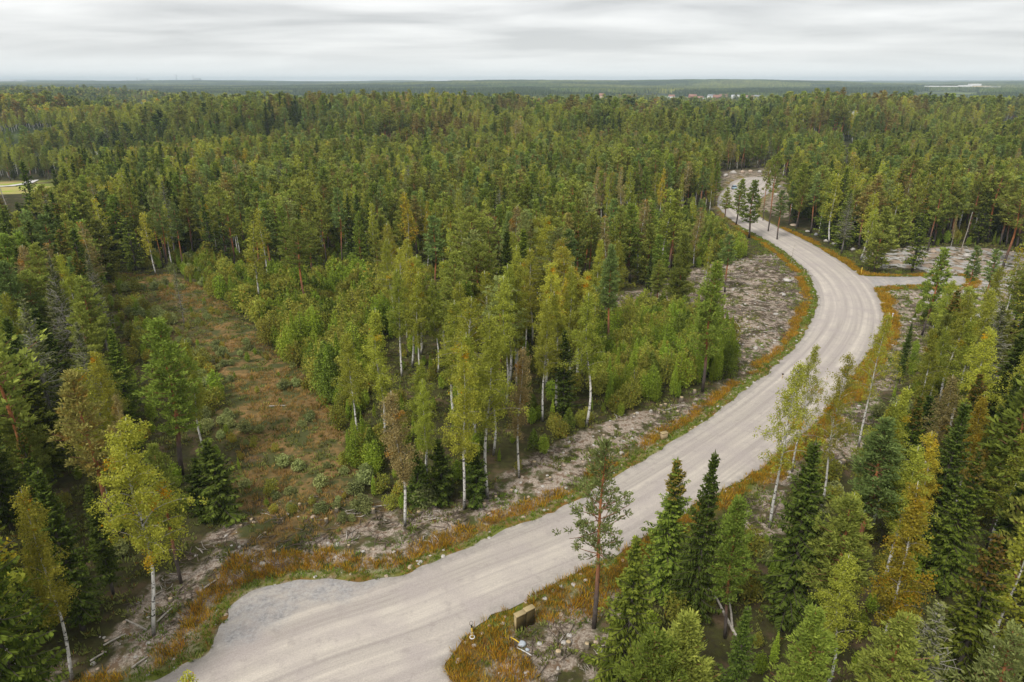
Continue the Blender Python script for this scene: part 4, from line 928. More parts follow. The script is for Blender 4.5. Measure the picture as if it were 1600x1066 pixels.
# far wooded slopes: patches of small crowns
def patch(seed, col):
    r = np.random.default_rng(seed); g = Geo(); n = 230; P = r.uniform(-48, 48, (n, 2)); H = r.uniform(9, 17, n)
    for (x, y), h in zip(P, H):
        a = r.uniform(0, 6.28); rd = r.uniform(2.2, 3.6); kk = 4; an = a + np.arange(kk) * 6.28 / kk
        base_ = np.stack([x + rd * np.cos(an), y + rd * np.sin(an), np.full(kk, 2.0)], 1); mid = np.stack([x + rd * .75 * np.cos(an + .4), y + rd * .75 * np.sin(an + .4), np.full(kk, h * .62)], 1)
        tip = np.stack([x + .3 * np.cos(an), y + .3 * np.sin(an), np.full(kk, h)], 1); V = np.concatenate([base_, mid, tip]); Qs = []
        for i in range(kk):
            j = (i + 1) % kk; Qs += [(i, j, kk + j, kk + i), (kk + i, kk + j, 2 * kk + j, 2 * kk + i)]
        g.add(V, Qs, tint=float(r.random()))
    return g.mesh('far_wood_patch', [col])
M['far_pine'] = leafmat('far_pine_wood', (.030, .052, .014), (.085, .110, .028), jit=.25); M['far_mixed'] = leafmat('far_mixed_wood', (.045, .065, .014), (.150, .165, .035), jit=.3)
M['far_dark'] = leafmat('far_spruce_wood', (.014, .028, .010), (.045, .065, .020), jit=.2)
X, Y, r = jgrid(-9500, 9500, 1650, 11300, 78, 77); k = np.abs(X) < Y * .84 + 60; X, Y = X[k], Y[k]; k = fbm(X / 240 + 5, Y / 240) > .36
VIL = [(480, 1860, 380), (2080, 3370, 420)]
for vx, vy, vr in VIL: k &= ~((np.abs(X - vx) < vr * .8) & (Y > vy - 190) & (Y < vy + 130))
X, Y = X[k], Y[k]; k = clearview(X, Y, 16); X, Y = X[k], Y[k]
q = fbm(X / 420 + 1, Y / 300 + 7); ID = np.where(q > .56, 2, np.where(q > .42, 0, 1))
scatter('distant_forest', [patch(1, M['far_pine']), patch(2, M['far_mixed']), patch(3, M['far_dark'])], X, Y, terrain(X, Y) - 1, r.uniform(.85, 1.2, X.size), ID, 'wooded ridges fading into the distance')

# ------------------------------------------------------------ ground cover
def cover(name, mat, X, Y, S, h, label, n=16, sp=.3, wd=.03, lean=.5, seeds=3):
    srcs = []
    for s in range(seeds): srcs.append(gen_tuft(900 + s + len(name), n, h, sp, wd, lean).mesh(name + '_tuft', [mat]))
    scatter(name, srcs, X, Y, gz(X, Y) - .03, S, np.random.default_rng(4).integers(0, seeds, len(X)), label)
X, Y, r = jgrid(-75, 125, 26, 190, .40, 5)
ro = inpoly(ROAD, X, Y); X, Y = X[~ro], Y[~ro]; k = infr(X, Y, 0, .03); X, Y = X[k], Y[k]; d = segdist(ROAD, X, Y); k = d < 7; 
Xs, Ys, ds = X[k], Y[k], d[k]; px, py = proj(Xs, Ys, 0 * Xs)
leftside = np.zeros(Xs.shape, bool)
LE = poly(LEFT_EDGE); leftside = segdist(LE, Xs, Ys, False) < ds + .6
patchy = fbm(Xs / 3.2, Ys / 3.2); w_rust = np.where(leftside, 1.2 + 2.4 * patchy, 1.0 + 3.4 * patchy)
wr0 = np.where(leftside, .9 + .8 * fbm(Xs / 5 + 40, Ys / 5), .1)
wide_l = inpoly(poly([(290, 960), (360, 870), (520, 860), (610, 880), (600, 915), (440, 915), (350, 960)]), Xs, Ys)
island = inpoly(poly([(690, 1075), (700, 1000), (800, 950), (800, 1000), (850, 1075)]), Xs, Ys) | inpoly(poly([(830, 950), (930, 895), (1000, 860), (1010, 880), (930, 970), (860, 970)]), Xs, Ys)
rust = ((ds > wr0) & (ds < wr0 + w_rust * np.where(leftside, .60, .75)) & (patchy > .33)) | (wide_l & (ds > 1.2)) | island
rust &= r.random(Xs.size) < .62 + .38 * sm(.38, .6, fbm(Xs / 1.7 + 5, Ys / 1.7))
cover('rusty_grass', M['rust'], Xs[rust], Ys[rust], r.uniform(.7, 1.4, rust.sum()), .52, 'rust-coloured grass along the verges', 30, .34, .018, .7)
green = ~rust & ((ds < np.where(leftside, 2.0, .7)) & (r.random(Xs.size) < .8) | (ds < 5.5) & (fbm(Xs / 2.4 + 33, Ys / 2.4) > .53) & (r.random(Xs.size) < .5))
cover('green_verge_grass', M['grass'], Xs[green], Ys[green], r.uniform(.5, 1.1, green.sum()), .34, 'short green grass at the road edge', 16, .26, .03)
X, Y, r = jgrid(-90, 125, 26, 170, .62, 6)
k = infr(X, Y, 0, .03) & ~inpoly(ROAD, X, Y); X, Y = X[k], Y[k]
pz = fbm(X / 5 + 3, Y / 5); inD = inpoly(DRY, X, Y); inS = inpoly(SHRUB, X, Y)
s = (inD & (pz > .51)) | (inS & (pz > .68)); s &= r.random(X.size) < .8
cover('dry_clearing_grass', M['straw'], X[s], Y[s], r.uniform(.6, 1.3, s.sum()), .5, 'dry straw-coloured grass in the clearing', 15, .33, .032, .8)
p2 = fbm(X / 3 + 60, Y / 3 + 9); bareish = inpoly(STRIP, X, Y) | inpoly(BARED, X, Y) | inpoly(RSTRIP, X, Y) | inpoly(CABS, X, Y)
s = (~s) & ((inD & (p2 > .42)) | inS | (bareish & (p2 > .55)) | (~bareish & ~inD & ~inpoly(YARD, X, Y) & (p2 > .40))) & (r.random(X.size) < .62)
cover('heath', M['heath'], X[s], Y[s], r.uniform(.5, 1.3, s.sum()), .42, 'low heath and berry shrubs on the ground', 18, .34, .05, 1.2)

# slash, sticks and stones left on the cleared ground
def stick_src(seed, L_=1.4):
    r = np.random.default_rng(seed); g = Geo()
    for i in range(5):
        a = r.uniform(0, 6.28); c = r.uniform(-.5, .5, 2); l = L_ * r.uniform(.3, 1); d = np.array([math.cos(a), math.sin(a), r.normal(0, .12)])
        P = np.array([[c[0], c[1], .06]]) + d * (np.linspace(-.5, .5, 4) * l)[:, None] + r.normal(0, .03, (4, 3)); P[:, 2] = np.abs(P[:, 2])
        tube(g, P, np.linspace(.035, .012, 4) * r.uniform(.6, 1.4), 4, 1.0)
    return g
def rock_geo(seed, s=(1, 1, .7), sub=3):
    r = np.random.default_rng(seed); n, mm = 10, 7; V = []
    for i in range(mm):
        th = math.pi * i / (mm - 1)
        for j in range(n):
            ph = 2 * math.pi * j / n; V.append((math.sin(th) * math.cos(ph), math.sin(th) * math.sin(ph), math.cos(th)))
    V = np.array(V); pl = rdir(r, 9); dist = r.uniform(.55, .9, 9)
    for p, q in zip(pl, dist):
        t = V @ p; V = V - np.maximum(t - q, 0)[:, None] * p
    V = V * np.array(s) + 0; Qs = [(i * n + j, (i + 1) * n + j, (i + 1) * n + (j + 1) % n, i * n + (j + 1) % n) for i in range(mm - 1) for j in range(n)]
    g = Geo(); g.add(V, Qs, tint=.5); return g
M['rock_pale'] = plain('pale_granite', (.48, .45, .41), .9, .35, 2.0); M['rock_tan'] = plain('tan_granite', (.46, .36, .27), .9, .35, 2.0); M['rock_grey'] = plain('grey_granite', (.33, .33, .33), .9, .35, 2.0)
M['slash'] = barkmat('slash_wood', (.15, .115, .085), (.20, .16, .12), 0, 1)
X, Y, r = jgrid(-75, 125, 26, 190, .95, 8); k = infr(X, Y, 0, .02) & ~inpoly(ROAD, X, Y); X, Y = X[k], Y[k]; d = segdist(ROAD, X, Y)
inb = (inpoly(STRIP, X, Y) | inpoly(BARED, X, Y) | inpoly(RSTRIP, X, Y) | inpoly(CABS, X, Y)) & (d > 2.2); p3 = fbm(X / 4 + 11, Y / 4)
s = inb & (p3 > .45) & (r.random(X.size) < .75)
scatter('branch_litter', [stick_src(1).mesh('sticks', [M['slash']]), stick_src(2).mesh('sticks', [M['slash']]), stick_src(3, 1.0).mesh('sticks', [M['wood_dead']])], X[s], Y[s], gz(X[s], Y[s]), r.uniform(.5, 1.5, s.sum()), r.choice([0, 1, 2], s.sum(), p=[.45, .4, .15]), 'sticks and slash strewn over the cleared strips')
s = ((inb & (p3 < .52)) | (inpoly(YARD, X, Y) & (p3 > .45)) | inpoly(TURN, X, Y)) & (r.random(X.size) < .55) | ((d < 1.1) & (r.random(X.size) < .7))
scatter('rubble', [rock_geo(q).mesh('stone', [M[mm_]]) for q, mm_ in ((1, 'rock_pale'), (2, 'rock_tan'), (3, 'rock_pale'))], X[s], Y[s], gz(X[s], Y[s]) - .02, r.uniform(.06, .30, s.sum()) * r.uniform(.5, 1.2, s.sum()), r.integers(0, 3, s.sum()), 'broken stone scattered on bare ground')
#OBJ0
# ------------------------------------------------------------ single things
def bx(g, c, s, rz=0.0, taper=1.0, ch=.0):
    """box centred at c with sizes s, turned by rz; ch bevels its upright and top edges"""
    x, y, z = s[0] / 2, s[1] / 2, s[2] / 2; ch = min(ch, x * .4, y * .4, z * .4)
    def ringv(xx, yy, zz): 
        k = ch if ch else 1e-4
        return [(-xx + k, -yy, zz), (xx - k, -yy, zz), (xx, -yy + k, zz), (xx, yy - k, zz), (xx - k, yy, zz), (-xx + k, yy, zz), (-xx, yy - k, zz), (-xx, -yy + k, zz)]
    V = np.array(ringv(x, y, -z) + ringv(x * taper, y * taper, z - ch) + ringv((x - ch) * taper, (y - ch) * taper, z)); Qs = []
    for b in (0, 8):
        for i in range(8): j = (i + 1) % 8; Qs.append((b + i, b + j, b + 8 + j, b + 8 + i))
    Qs += [(16, 17, 18, 19), (16, 19, 20, 23), (20, 21, 22, 23), (0, 3, 2, 1), (0, 7, 4, 3), (4, 7, 6, 5)]
    cr_, sr = math.cos(rz), math.sin(rz); V = np.stack([V[:, 0] * cr_ - V[:, 1] * sr + c[0], V[:, 0] * sr + V[:, 1] * cr_ + c[1], V[:, 2] + c[2]], 1)
    g.add(V, Qs)
def gable(g, c, lx, ly, hgt, over=.4, th=.25):
    """pitched roof, ridge along x, two thick slopes"""
    x = lx / 2 + over
    for s in (-1, 1):
        y0, z0 = s * (ly / 2 + over), -over * hgt / (ly / 2); V = []
        for t in (0, th):
            V += [(-x, y0, z0 + t), (x, y0, z0 + t), (x, 0, hgt + t), (-x, 0, hgt + t)]
        g.add(np.array(V) + np.array(c), [(0, 1, 2, 3), (4, 7, 6, 5), (0, 4, 5, 1), (1, 5, 6, 2), (2, 6, 7, 3), (3, 7, 4, 0)])
def one(name, geo_fn, mat, parent=None, label=None, smooth=False):
    g = Geo(); geo_fn(g); o = link(name, g.mesh(name, [M[mat]], smooth), parent)
    if label: o['label'] = label
    return o
for nm_, c_, kw in (('tan_metal', (.095, .068, .026), {}), ('tan_roof', (.40, .31, .16), {}), ('dark_seam', (.05, .04, .03), {}), ('yellow_paint', (.75, .52, .06), {}), ('black_rubber', (.02, .02, .02), {}),
                    ('white_plastic', (.75, .75, .74), {}), ('grey_sack', (.42, .46, .50), {}), ('board', (.52, .40, .24), {}), ('wall_white', (.72, .71, .68), {}), ('wall_red', (.30, .10, .07), {}), ('wall_yellow', (.55, .44, .25), {}),
                    ('roof_grey', (.30, .31, .33), {}), ('roof_pale', (.62, .63, .64), {}), ('roof_red', (.34, .17, .12), {}), ('window_dark', (.04, .05, .06), dict(rough=.15, spec=.5)), ('concrete', (.50, .50, .50), {}),
                    ('car_blue', (.35, .48, .58), dict(rough=.25, spec=.5)), ('tyre', (.02, .02, .02), {}), ('lamp_glass', (.8, .8, .8), dict(rough=.1)), ('stone_base', (.22, .21, .20), {})):
    M[nm_] = plain(nm_, c_, kw.get('rough', .6), .10, 2.0, 0, kw.get('spec', .3))
def gpt(px, py):
    x, y = G(px, py); return x, y, float(gz(x, y)[0])
# two service cabinets
for px, py, h, lab in ((812.0, 979, 1.38, 'shorter of the two tan service cabinets, next to the marker post side'), (826.5, 971, 1.48, 'taller tan service cabinet with pale roof, nearer the lone pine')):
    x, y, z = gpt(px, py); t = empty('service_cabinet', (x, y, z - .05), R(33)); tag(t, lab, 'cabinet', 'pair of tan service cabinets')
    one('body', lambda g: bx(g, (0, 0, .12 + h / 2), (.80, .40, h), ch=.012), 'tan_metal', t)
    one('plinth', lambda g: bx(g, (0, 0, .06), (.74, .35, .18)), 'stone_base', t)
    one('roof', lambda g: bx(g, (0, 0, .12 + h + .035), (.86, .47, .08), ch=.02), 'tan_roof', t)
    d = one('door', lambda g: bx(g, (0, -.205, .12 + h / 2), (.72, .02, h - .10), ch=.004), 'tan_metal', t)
    one('handle', lambda g: bx(g, (.27, -.225, .12 + h * .55), (.03, .03, .16)), 'dark_seam', d)
    one('side_strip', lambda g: bx(g, (-.405, 0, .12 + h / 2), (.02, .30, h - .1)), 'tan_roof', t)
# marker post
x, y, z = gpt(738, 999); t = empty('marker_post', (x, y, z)); tag(t, 'yellow marker post with black cap and wire loop, white ring at its foot', 'post')
one('pole', lambda g: tube(g, [(0, 0, -.1), (0, 0, .6), (-.03, 0, 1.15)], [.035, .035, .035], 8), 'yellow_paint', t)
one('cap', lambda g: tube(g, [(-.03, 0, 1.12), (-.035, 0, 1.32)], [.055, .05], 8), 'black_rubber', t)
an = np.linspace(0, 2 * math.pi, 15)
one('wire_loop', lambda g: tube(g, np.stack([-.04 + .12 * np.sin(an), .02 * np.sin(2 * an), 1.50 - .20 * np.cos(an)], 1), np.full(15, .014), 5), 'black_rubber', t)
one('foot_ring', lambda g: tube(g, np.stack([.17 * np.cos(an), .17 * np.sin(an), np.full(15, .22)], 1), np.full(15, .045), 6), 'white_plastic', t)
# rubbish beside the cabinets
def lying(name, px, py, ln, rad, ang, mat, lab, cat, seg=7):
    x, y, z = gpt(px, py); o = one(name, lambda g: tube(g, [(-ln / 2, 0, .06), (0, 0, .09), (ln / 2, 0, .05)], [rad, rad, rad * .9], seg), mat)
    o.location = (x, y, z + .06); o.rotation_euler = (0, R(2), ang); return tag(o, lab, cat)
lying('yellow_pipe', 806, 1003, .95, .045, R(-38), 'yellow_paint', 'yellow plastic pipe lying on bare ground behind the cabinets', 'pipe')
lying('white_pipe', 819, 1019, 1.2, .035, R(-33), 'white_plastic', 'thin white pipe lying beside the grey sack', 'pipe')
g = rock_geo(77, (.34, .26, .24)); o = link('sack', g.mesh('sack', [M['grey_sack']], True)); x, y, z = gpt(815, 1009); o.location = (x, y, z + .22); tag(o, 'crumpled light grey sack between the yellow and white pipes', 'sack')
g = rock_geo(78, (.17, .15, .14)); o = link('bucket_lump', g.mesh('plastic_lump', [M['grey_sack']], True)); x, y, z = gpt(824, 1016); o.name = 'plastic_bundle'; o.location = (x, y, z + .1); tag(o, 'small grey plastic bundle at the end of the white pipe', 'bundle')
# board box beyond the road
x, y, z = gpt(1037, 685); t = empty('wooden_box', (x, y, z - .05), R(20)); tag(t, 'small tan wooden box standing on the verge across the road', 'box')
one('body', lambda g: bx(g, (0, 0, .42), (.75, .45, .84), ch=.02), 'board', t); one('lid', lambda g: bx(g, (0, 0, .88), (.86, .56, .07), ch=.02), 'tan_roof', t)
for px, py, h, mat, lab in ((1345, 430, 1.9, 'yellow_paint', 'yellow post at the mouth of the side track'), (1256, 428, 1.2, 'board', 'short brown post on the inner verge opposite the side track'), (1394, 497, 1.0, 'white_plastic', 'short white post in the rusty grass after the side track'), (1222, 592, 1.0, 'board', 'low wooden stake at the verge below the slash ground')):
    x, y, z = gpt(px, py); t = empty('verge_post', (x, y, z - .1)); tag(t, lab, 'post')
    one('pole', lambda g: tube(g, [(0, 0, 0), (0, 0, h * .5), (.02, 0, h)], [.07, .065, .06], 7), mat, t)
    one('cap', lambda g: bx(g, (.02, 0, h + .05), (.26, .18, .14), ch=.02), 'dark_seam' if mat != 'white_plastic' else 'white_plastic', t)
# dead stems
def snag(px, py, ty, lean, lab, rad=.14, stubs=5, mat='wood_dead'):
    x, y, z = gpt(px, py); h = height_at(y, ty); r = np.random.default_rng(int(px)); t = empty('dead_tree', (x, y, z - .1)); t.rotation_euler = (0, lean, 0); tag(t, lab, 'dead tree')
    P = trunk_path(h, r, .12); one('trunk', lambda g: tube(g, P, np.linspace(rad, rad * .45, 10), 7, h), mat, t)
    def st(g):
        for i in range(stubs):
            zz_ = h * r.uniform(.35, .95); a = r.uniform(0, 6.28); b = at_h(P, zz_); l = r.uniform(.3, 1.0)
            tube(g, [b, b + np.array([math.cos(a), math.sin(a), .2]) * l * .5, b + np.array([math.cos(a), math.sin(a), .1]) * l], [.03, .02, .01], 4, h)
    if stubs: one('branch_stubs', st, mat, t)['kind'] = 'stuff'
snag(22, 352, 283, R(-6), 'tall bleached bare stem leaning before the big meadow spruce', .2)
snag(1101, 336, 311, 0, 'pale broken stem standing at the far road edge', .16, 1)
snag(1092, 324, 309, 0, 'shorter pale broken stem behind the other at the far road edge', .13, 0)
snag(990, 618, 575, 0, 'thin bare stem sticking out of the sapling thicket', .05, 0)
snag(1236, 412, 378, 0, 'little bare sapling skeleton against the far road', .05, 9)
snag(1502, 392, 330, R(3), 'thin white dead stem at the edge of the yard', .10, 4)
x, y, z = gpt(1134, 975); t = empty('forked_trunk', (x, y, z), R(100)); tag(t, 'bleached forked trunk lying against the slash by the thin reddish pine', 'fallen tree')
one('stem', lambda g: tube(g, [(-1.6, 0, .1), (0, .1, .5), (1.4, .15, .9), (2.6, .5, 1.2)], [.13, .11, .08, .04], 7), 'wood_dead', t)
one('fork', lambda g: tube(g, [(-.9, 0, .3), (.3, -.5, .5), (1.8, -1.0, .6)], [.10, .08, .04], 7), 'wood_dead', t)
for px, py, ln, ang, lab in ((437, 632, 2.6, R(8), 'white peeled log lying in the middle of the dry clearing'), (592, 787, 3.2, R(18), 'long grey pole lying behind the browned birch'), (332, 912, 1.6, R(60), 'short pale stick on bare soil before the red-trunked pine'),
                         (213, 978, 2.2, R(-25), 'grey branch on soil beside the kinked birch foot'), (180, 1003, 1.5, R(50), 'split white log piece among dark slash'), (154, 1028, 1.1, R(55), 'white chip of log nearest the slim leaning birch'),
                         (258, 960, 1.7, R(75), 'upright-lying pale stick behind the kinked birch'), (218, 1033, 1.2, R(60), 'light stick beside the green verge strip'), (1050, 640, 2.4, R(30), 'pale log on bark litter by the orange-trunked pine'),
                         (1200, 520, 3.0, R(20), 'grey log across the slash ground'), (1185, 470, 2.6, R(-30), 'bleached log high on the slash ground')):
    lying('fallen_log', px, py, ln, .07, ang, 'wood_dead', lab, 'log')
# stumps left by the felling
sg = Geo(); tube(sg, [(0, 0, -.1), (.01, 0, .12), (0, 0, .34)], [.24, .18, .165], 9, .34); stump_side = sg.mesh('stump_side', [M['bark_sap']])
sg = Geo(); tube(sg, [(0, 0, .33), (0, 0, .348)], [.155, .15], 9, .34); stump_top = sg.mesh('stump_cut', [M['board']])
r = np.random.default_rng(99); ns = 0
for P_, n_, wh in ((STRIP, 22, 'on the rocky strip between birches and road'), (BARED, 22, 'on the slash ground inside the road bend'), (CABS, 4, 'on bare ground behind the service cabinets'), (RSTRIP, 8, 'on the outer verge past the dark spruces')):
    c_ = 0
    while c_ < n_:
        x, y = r.uniform(P_[:, 0].min(), P_[:, 0].max()), r.uniform(P_[:, 1].min(), P_[:, 1].max()); xa, ya = np.array([x]), np.array([y])
        if not inpoly(P_, xa, ya)[0] or inpoly(ROAD, xa, ya)[0] or segdist(ROAD, xa, ya)[0] < 3.5: continue
        t = empty('tree_stump', (x, y, float(gz(x, y)[0])), r.uniform(0, 6)); t.scale = (1, 1, 1) if False else (q_ := r.uniform(.8, 1.5), q_, q_ * r.uniform(.7, 1.2))
        tag(t, 'low cut stump with pale top ' + wh, 'stump', 'stumps ' + wh); link('side', stump_side, t); link('cut_top', stump_top, t); c_ += 1
# boulders
BO = [(1134, 276, 9, 'rock_pale', 'first pale boulder of the bank round the turning area'), (1146, 272, 11, 'rock_pale', 'long pale boulder on the bank of the turning area'), (1160, 271, 9, 'rock_tan', 'sandy boulder in the middle of the turning area bank'),
      (1173, 270, 10, 'rock_tan', 'broad sandy boulder on the turning area bank'), (1187, 271, 8, 'rock_pale', 'pale boulder before the last on the turning area bank'), (1200, 273, 9, 'rock_pale', 'last pale boulder at the road corner of the bank'),
      (1213, 305, 9, 'rock_pale', 'white boulder above the orange bush past the turn'), (1218, 292, 8, 'rock_grey', 'grey boulder at the wood edge past the turn'), (1346, 366, 10, 'rock_tan', 'big tan boulder standing among thin trunks above the yard'),
      (1240, 352, 12, 'rock_tan', 'long tan slab beside the rusty verge'), (1262, 362, 9, 'rock_pale', 'pale boulder next to the tan slab'), (1275, 368, 8, 'rock_grey', 'grey boulder in the row along the outer verge'),
      (1290, 378, 8, 'rock_pale', 'white boulder in the row along the outer verge'), (1304, 383, 9, 'rock_pale', 'larger white boulder near the yard corner'), (1318, 389, 7, 'rock_grey', 'small grey boulder near the yard corner'),
      (1332, 391, 8, 'rock_pale', 'pale boulder at the yard corner'), (1352, 396, 7, 'rock_tan', 'tan stone at the inner rim of the yard'), (1458, 393, 10, 'rock_tan', 'tan boulder at the back rim of the yard'),
      (1475, 396, 9, 'rock_pale', 'pale boulder at the back rim of the yard'), (1510, 402, 12, 'rock_pale', 'wide pale boulder under the layered pines'), (1530, 406, 10, 'rock_tan', 'tan boulder under the layered pines'), (1548, 412, 11, 'rock_pale', 'pale boulder by the heavy pine'),
      (1530, 480, 14, 'rock_tan', 'broad flat boulder in front of the layered pines'), (1550, 490, 12, 'rock_pale', 'pale blocky boulder beside the broad flat one'), (1410, 480, 9, 'rock_tan', 'pinkish boulder behind the rusty grass'), (1428, 500, 8, 'rock_pale', 'white boulder below the broad side-track pine'),
      (1017, 643, 8, 'rock_pale', 'clean white stone at the edge of the sapling thicket'), (872, 1042, 7, 'rock_pale', 'white stone on bare ground in front of the copper-tipped spruce'), (1230, 440, 16, 'rock_pale', 'flat pale slab at the top of the slash ground'),
      (1222, 462, 14, 'rock_pale', 'flat pale slab in the middle of the slash ground'), (1212, 492, 13, 'rock_pale', 'cracked pale slab low on the slash ground'), (985, 480, 14, 'rock_pale', 'pale bedrock hump behind the round-crowned birch'), (1010, 468, 12, 'rock_tan', 'tan bedrock hump behind the thicket'),
      (1180, 545, 10, 'rock_pale', 'pale block beside the inner verge')]
for i, (px, py, wpx, mat, lab) in enumerate(BO):
    x, y, z = gpt(px, py); s = wpx * math.hypot(y, CAMH) / F / 2; r = np.random.default_rng(i)
    flat = .35 if ('slab' in lab or 'hump' in lab or 'flat' in lab) else .72
    o = link('boulder', rock_geo(200 + i, (s * 1.1, s * r.uniform(.7, 1), s * flat)).mesh('boulder', [M[mat]])); o.location = (x, y, z + s * flat * .35); o.rotation_euler = (0, 0, r.uniform(0, 3)); tag(o, lab, 'boulder')
# small car at the turning area
x, y, z = gpt(1147, 296); t = empty('parked_car', (x, y, .08), R(78)); tag(t, 'pale blue car parked at the turning area behind the pines', 'car')
def body(g):
    prof = [(-2.1, .35), (-2.15, .75), (-1.9, .92), (-1.2, .98), (1.0, .95), (1.9, .80), (2.1, .60), (2.1, .35)]
    n = len(prof); V = [(a, s * (.86 if b > .9 else .9), b) for s in (-1, 1) for a, b in prof]
    g.add(V, [(i, i + 1, n + i + 1, n + i) for i in range(n - 1)] + [(n - 1, 0, n, 2 * n - 1)] + [(0, 1, 2, 7), (2, 3, 4, 7), (7, 4, 5, 6), (n, n + 7, n + 2, n + 1), (n + 2, n + 7, n + 4, n + 3), (n + 7, n + 6, n + 5, n + 4)])
one('body', body, 'car_blue', t)
one('windows', lambda g: g.add([(-1.7, -.82, .97), (1.0, -.82, .95), (1.0, .82, .95), (-1.7, .82, .97), (-1.2, -.64, 1.42), (.35, -.64, 1.42), (.35, .64, 1.42), (-1.2, .64, 1.42)], [(0, 1, 5, 4), (1, 2, 6, 5), (2, 3, 7, 6), (3, 0, 4, 7), (4, 5, 6, 7)]), 'window_dark', t)
one('roof', lambda g: bx(g, (-.43, 0, 1.45), (1.6, 1.26, .06), ch=.03), 'car_blue', t)
for a in (-1.3, 1.3):
    for s in (-1, 1):
        one('wheel', lambda g: tube(g, [(a, s * .92, .33), (a, s * .70, .33)], [.33, .33], 14), 'tyre', t)
for s in (-1, 1): one('headlight', lambda g: bx(g, (2.1, s * .62, .62), (.08, .30, .14), ch=.02), 'lamp_glass', t)

# far houses and works
def tz(x, y): return float(terrain(x, y))
def house(name, px, D, L_, Wd, H_, rh, wall, roof, lab, cat, rz=0.0, win=3, chim=False, zoff=0.0, group=None):
    x = (px - 800) / F * (D * cp + 20 * sp); y = D; t = empty(name, (x, y, tz(x, y) + zoff), rz); tag(t, lab, cat, group)
    one('wall', lambda g: bx(g, (0, 0, H_ / 2), (L_, Wd, H_)), wall, t)
    if rh > 0:
        rf = one('roof', lambda g: gable(g, (0, 0, H_), L_, Wd, rh), roof, t)
        def gb(g):
            for s in (-1, 1): g.add([(s * L_ / 2, -Wd / 2, H_), (s * L_ / 2, Wd / 2, H_), (s * L_ / 2, 0, H_ + rh), (s * L_ / 2, 0, H_ + rh)], [(0, 1, 2, 3)])
        one('gable_wall', gb, wall, t)
        if chim: one('chimney', lambda g: bx(g, (L_ * .2, 0, H_ + rh + .3), (.7, .7, 1.4)), 'stone_base', rf)
    else: one('roof', lambda g: bx(g, (0, 0, H_ + .2), (L_ + .4, Wd + .4, .4)), roof, t)
    for i in range(win):
        w_ = one('window', lambda g: bx(g, ((i + .5) / win * L_ - L_ / 2, -Wd / 2 - .02, H_ * .55), (min(1.6, L_ / win * .5), .06, min(1.4, H_ * .4))), 'window_dark', t)
    return t
house('house', 1324, 470, 11, 8, 3.5, 2.6, 'wall_white', 'roof_pale', 'house with pale metal roof alone in the wood beyond the far road', 'house', R(12), 3, True, 9)
house('farm_building', 1583, 760, 26, 12, 5, 3.0, 'wall_white', 'roof_pale', 'long building with pale grey roof above the trees at the frame edge', 'building', R(-5), 5, False, 5)
house('house', 144, 400, 9, 7, 3, 2.6, 'wall_white', 'roof_pale', 'small white-roofed house in the gap between the pale birches', 'house', R(50), 2, True, 2)
house('house', 74, 385, 10, 7, 3, 2.2, 'wall_red', 'roof_grey', 'dark house under the trees behind the meadow', 'house', R(-10), 3, True)
house('house', 222, 1150, 14, 9, 5, 3.2, 'wall_white', 'roof_grey', 'white house with grey roof in the far valley', 'house', R(10), 3)
house('house', 232, 1180, 12, 9, 4.5, 3.0, 'wall_white', 'roof_pale', 'white house with pale roof next to the grey-roofed one in the valley', 'house', R(-15), 3)
house('house', 226, 1215, 16, 9, 5, 3.4, 'wall_yellow', 'roof_red', 'yellow house behind the two white ones in the valley', 'house', R(0), 3)
VH = [(940, 1790, 12, 10, 12, 6, 'wall_yellow', 'roof_red', 'tall pinkish building standing alone before the village'), (1038, 1850, 22, 11, 5, 3, 'wall_white', 'roof_grey', 'wide white village house with grey roof'), (1050, 1900, 16, 10, 7, 4, 'wall_white', 'roof_red', 'white village house with red roof, westernmost'),
      (1068, 1830, 24, 10, 4, 2, 'wall_white', 'roof_pale', 'low white shed at the front of the village'), (1083, 1880, 20, 12, 8, 5, 'wall_red', 'roof_red', 'red brick village house with steep roof'), (1094, 1850, 20, 11, 6, 4, 'wall_white', 'roof_red', 'white house beside the red brick one'),
      (1112, 1950, 18, 11, 7, 4, 'wall_white', 'roof_grey', 'pale village house at the back row'), (1122, 1880, 22, 12, 8, 5, 'wall_red', 'roof_red', 'larger red village house'), (1131, 1930, 24, 12, 8, 5, 'wall_yellow', 'roof_red', 'yellowish village house with red roof'),
      (1150, 1900, 20, 11, 9, 3, 'wall_white', 'roof_pale', 'bright white two-storey village house'), (1172, 1880, 20, 11, 7, 4, 'wall_white', 'roof_red', 'white village house near the eastern end'), (1184, 1920, 18, 10, 6, 4, 'wall_yellow', 'roof_grey', 'last yellowish house of the village'),
      (1110, 1800, 60, 6, 3, 0, 'wall_white', 'roof_pale', 'long low white wall-like shed in front of the village')]
for px, D, l, wd_, h, rh, wa, ro, lab in VH: house('village_house', px, D, l, wd_, h, rh, wa, ro, lab, 'house', random.uniform(-.4, .4), 3, False, 3, 'houses of the far village')
WH = [(1432, 3300, 95, 40, 9, 'wall_white', 'roof_pale', 'longest low white hall of the far works'), (1458, 3380, 60, 40, 12, 'wall_white', 'roof_pale', 'tall white hall beside the longest hall'), (1468, 3250, 70, 30, 8, 'wall_white', 'roof_grey', 'white hall with darker roof in the far works'),
      (1484, 3330, 60, 35, 14, 'wall_white', 'roof_red', 'white hall with reddish roof in the far works'), (1510, 3450, 60, 40, 14, 'wall_white', 'roof_pale', 'far white hall on the rise'), (1522, 3500, 45, 35, 18, 'wall_white', 'roof_pale', 'highest white hall of the far works'),
      (1533, 3400, 60, 40, 12, 'wall_yellow', 'roof_pale', 'cream hall in the far works'), (1548, 3300, 70, 30, 10, 'wall_white', 'roof_grey', 'last white hall of the far works')]
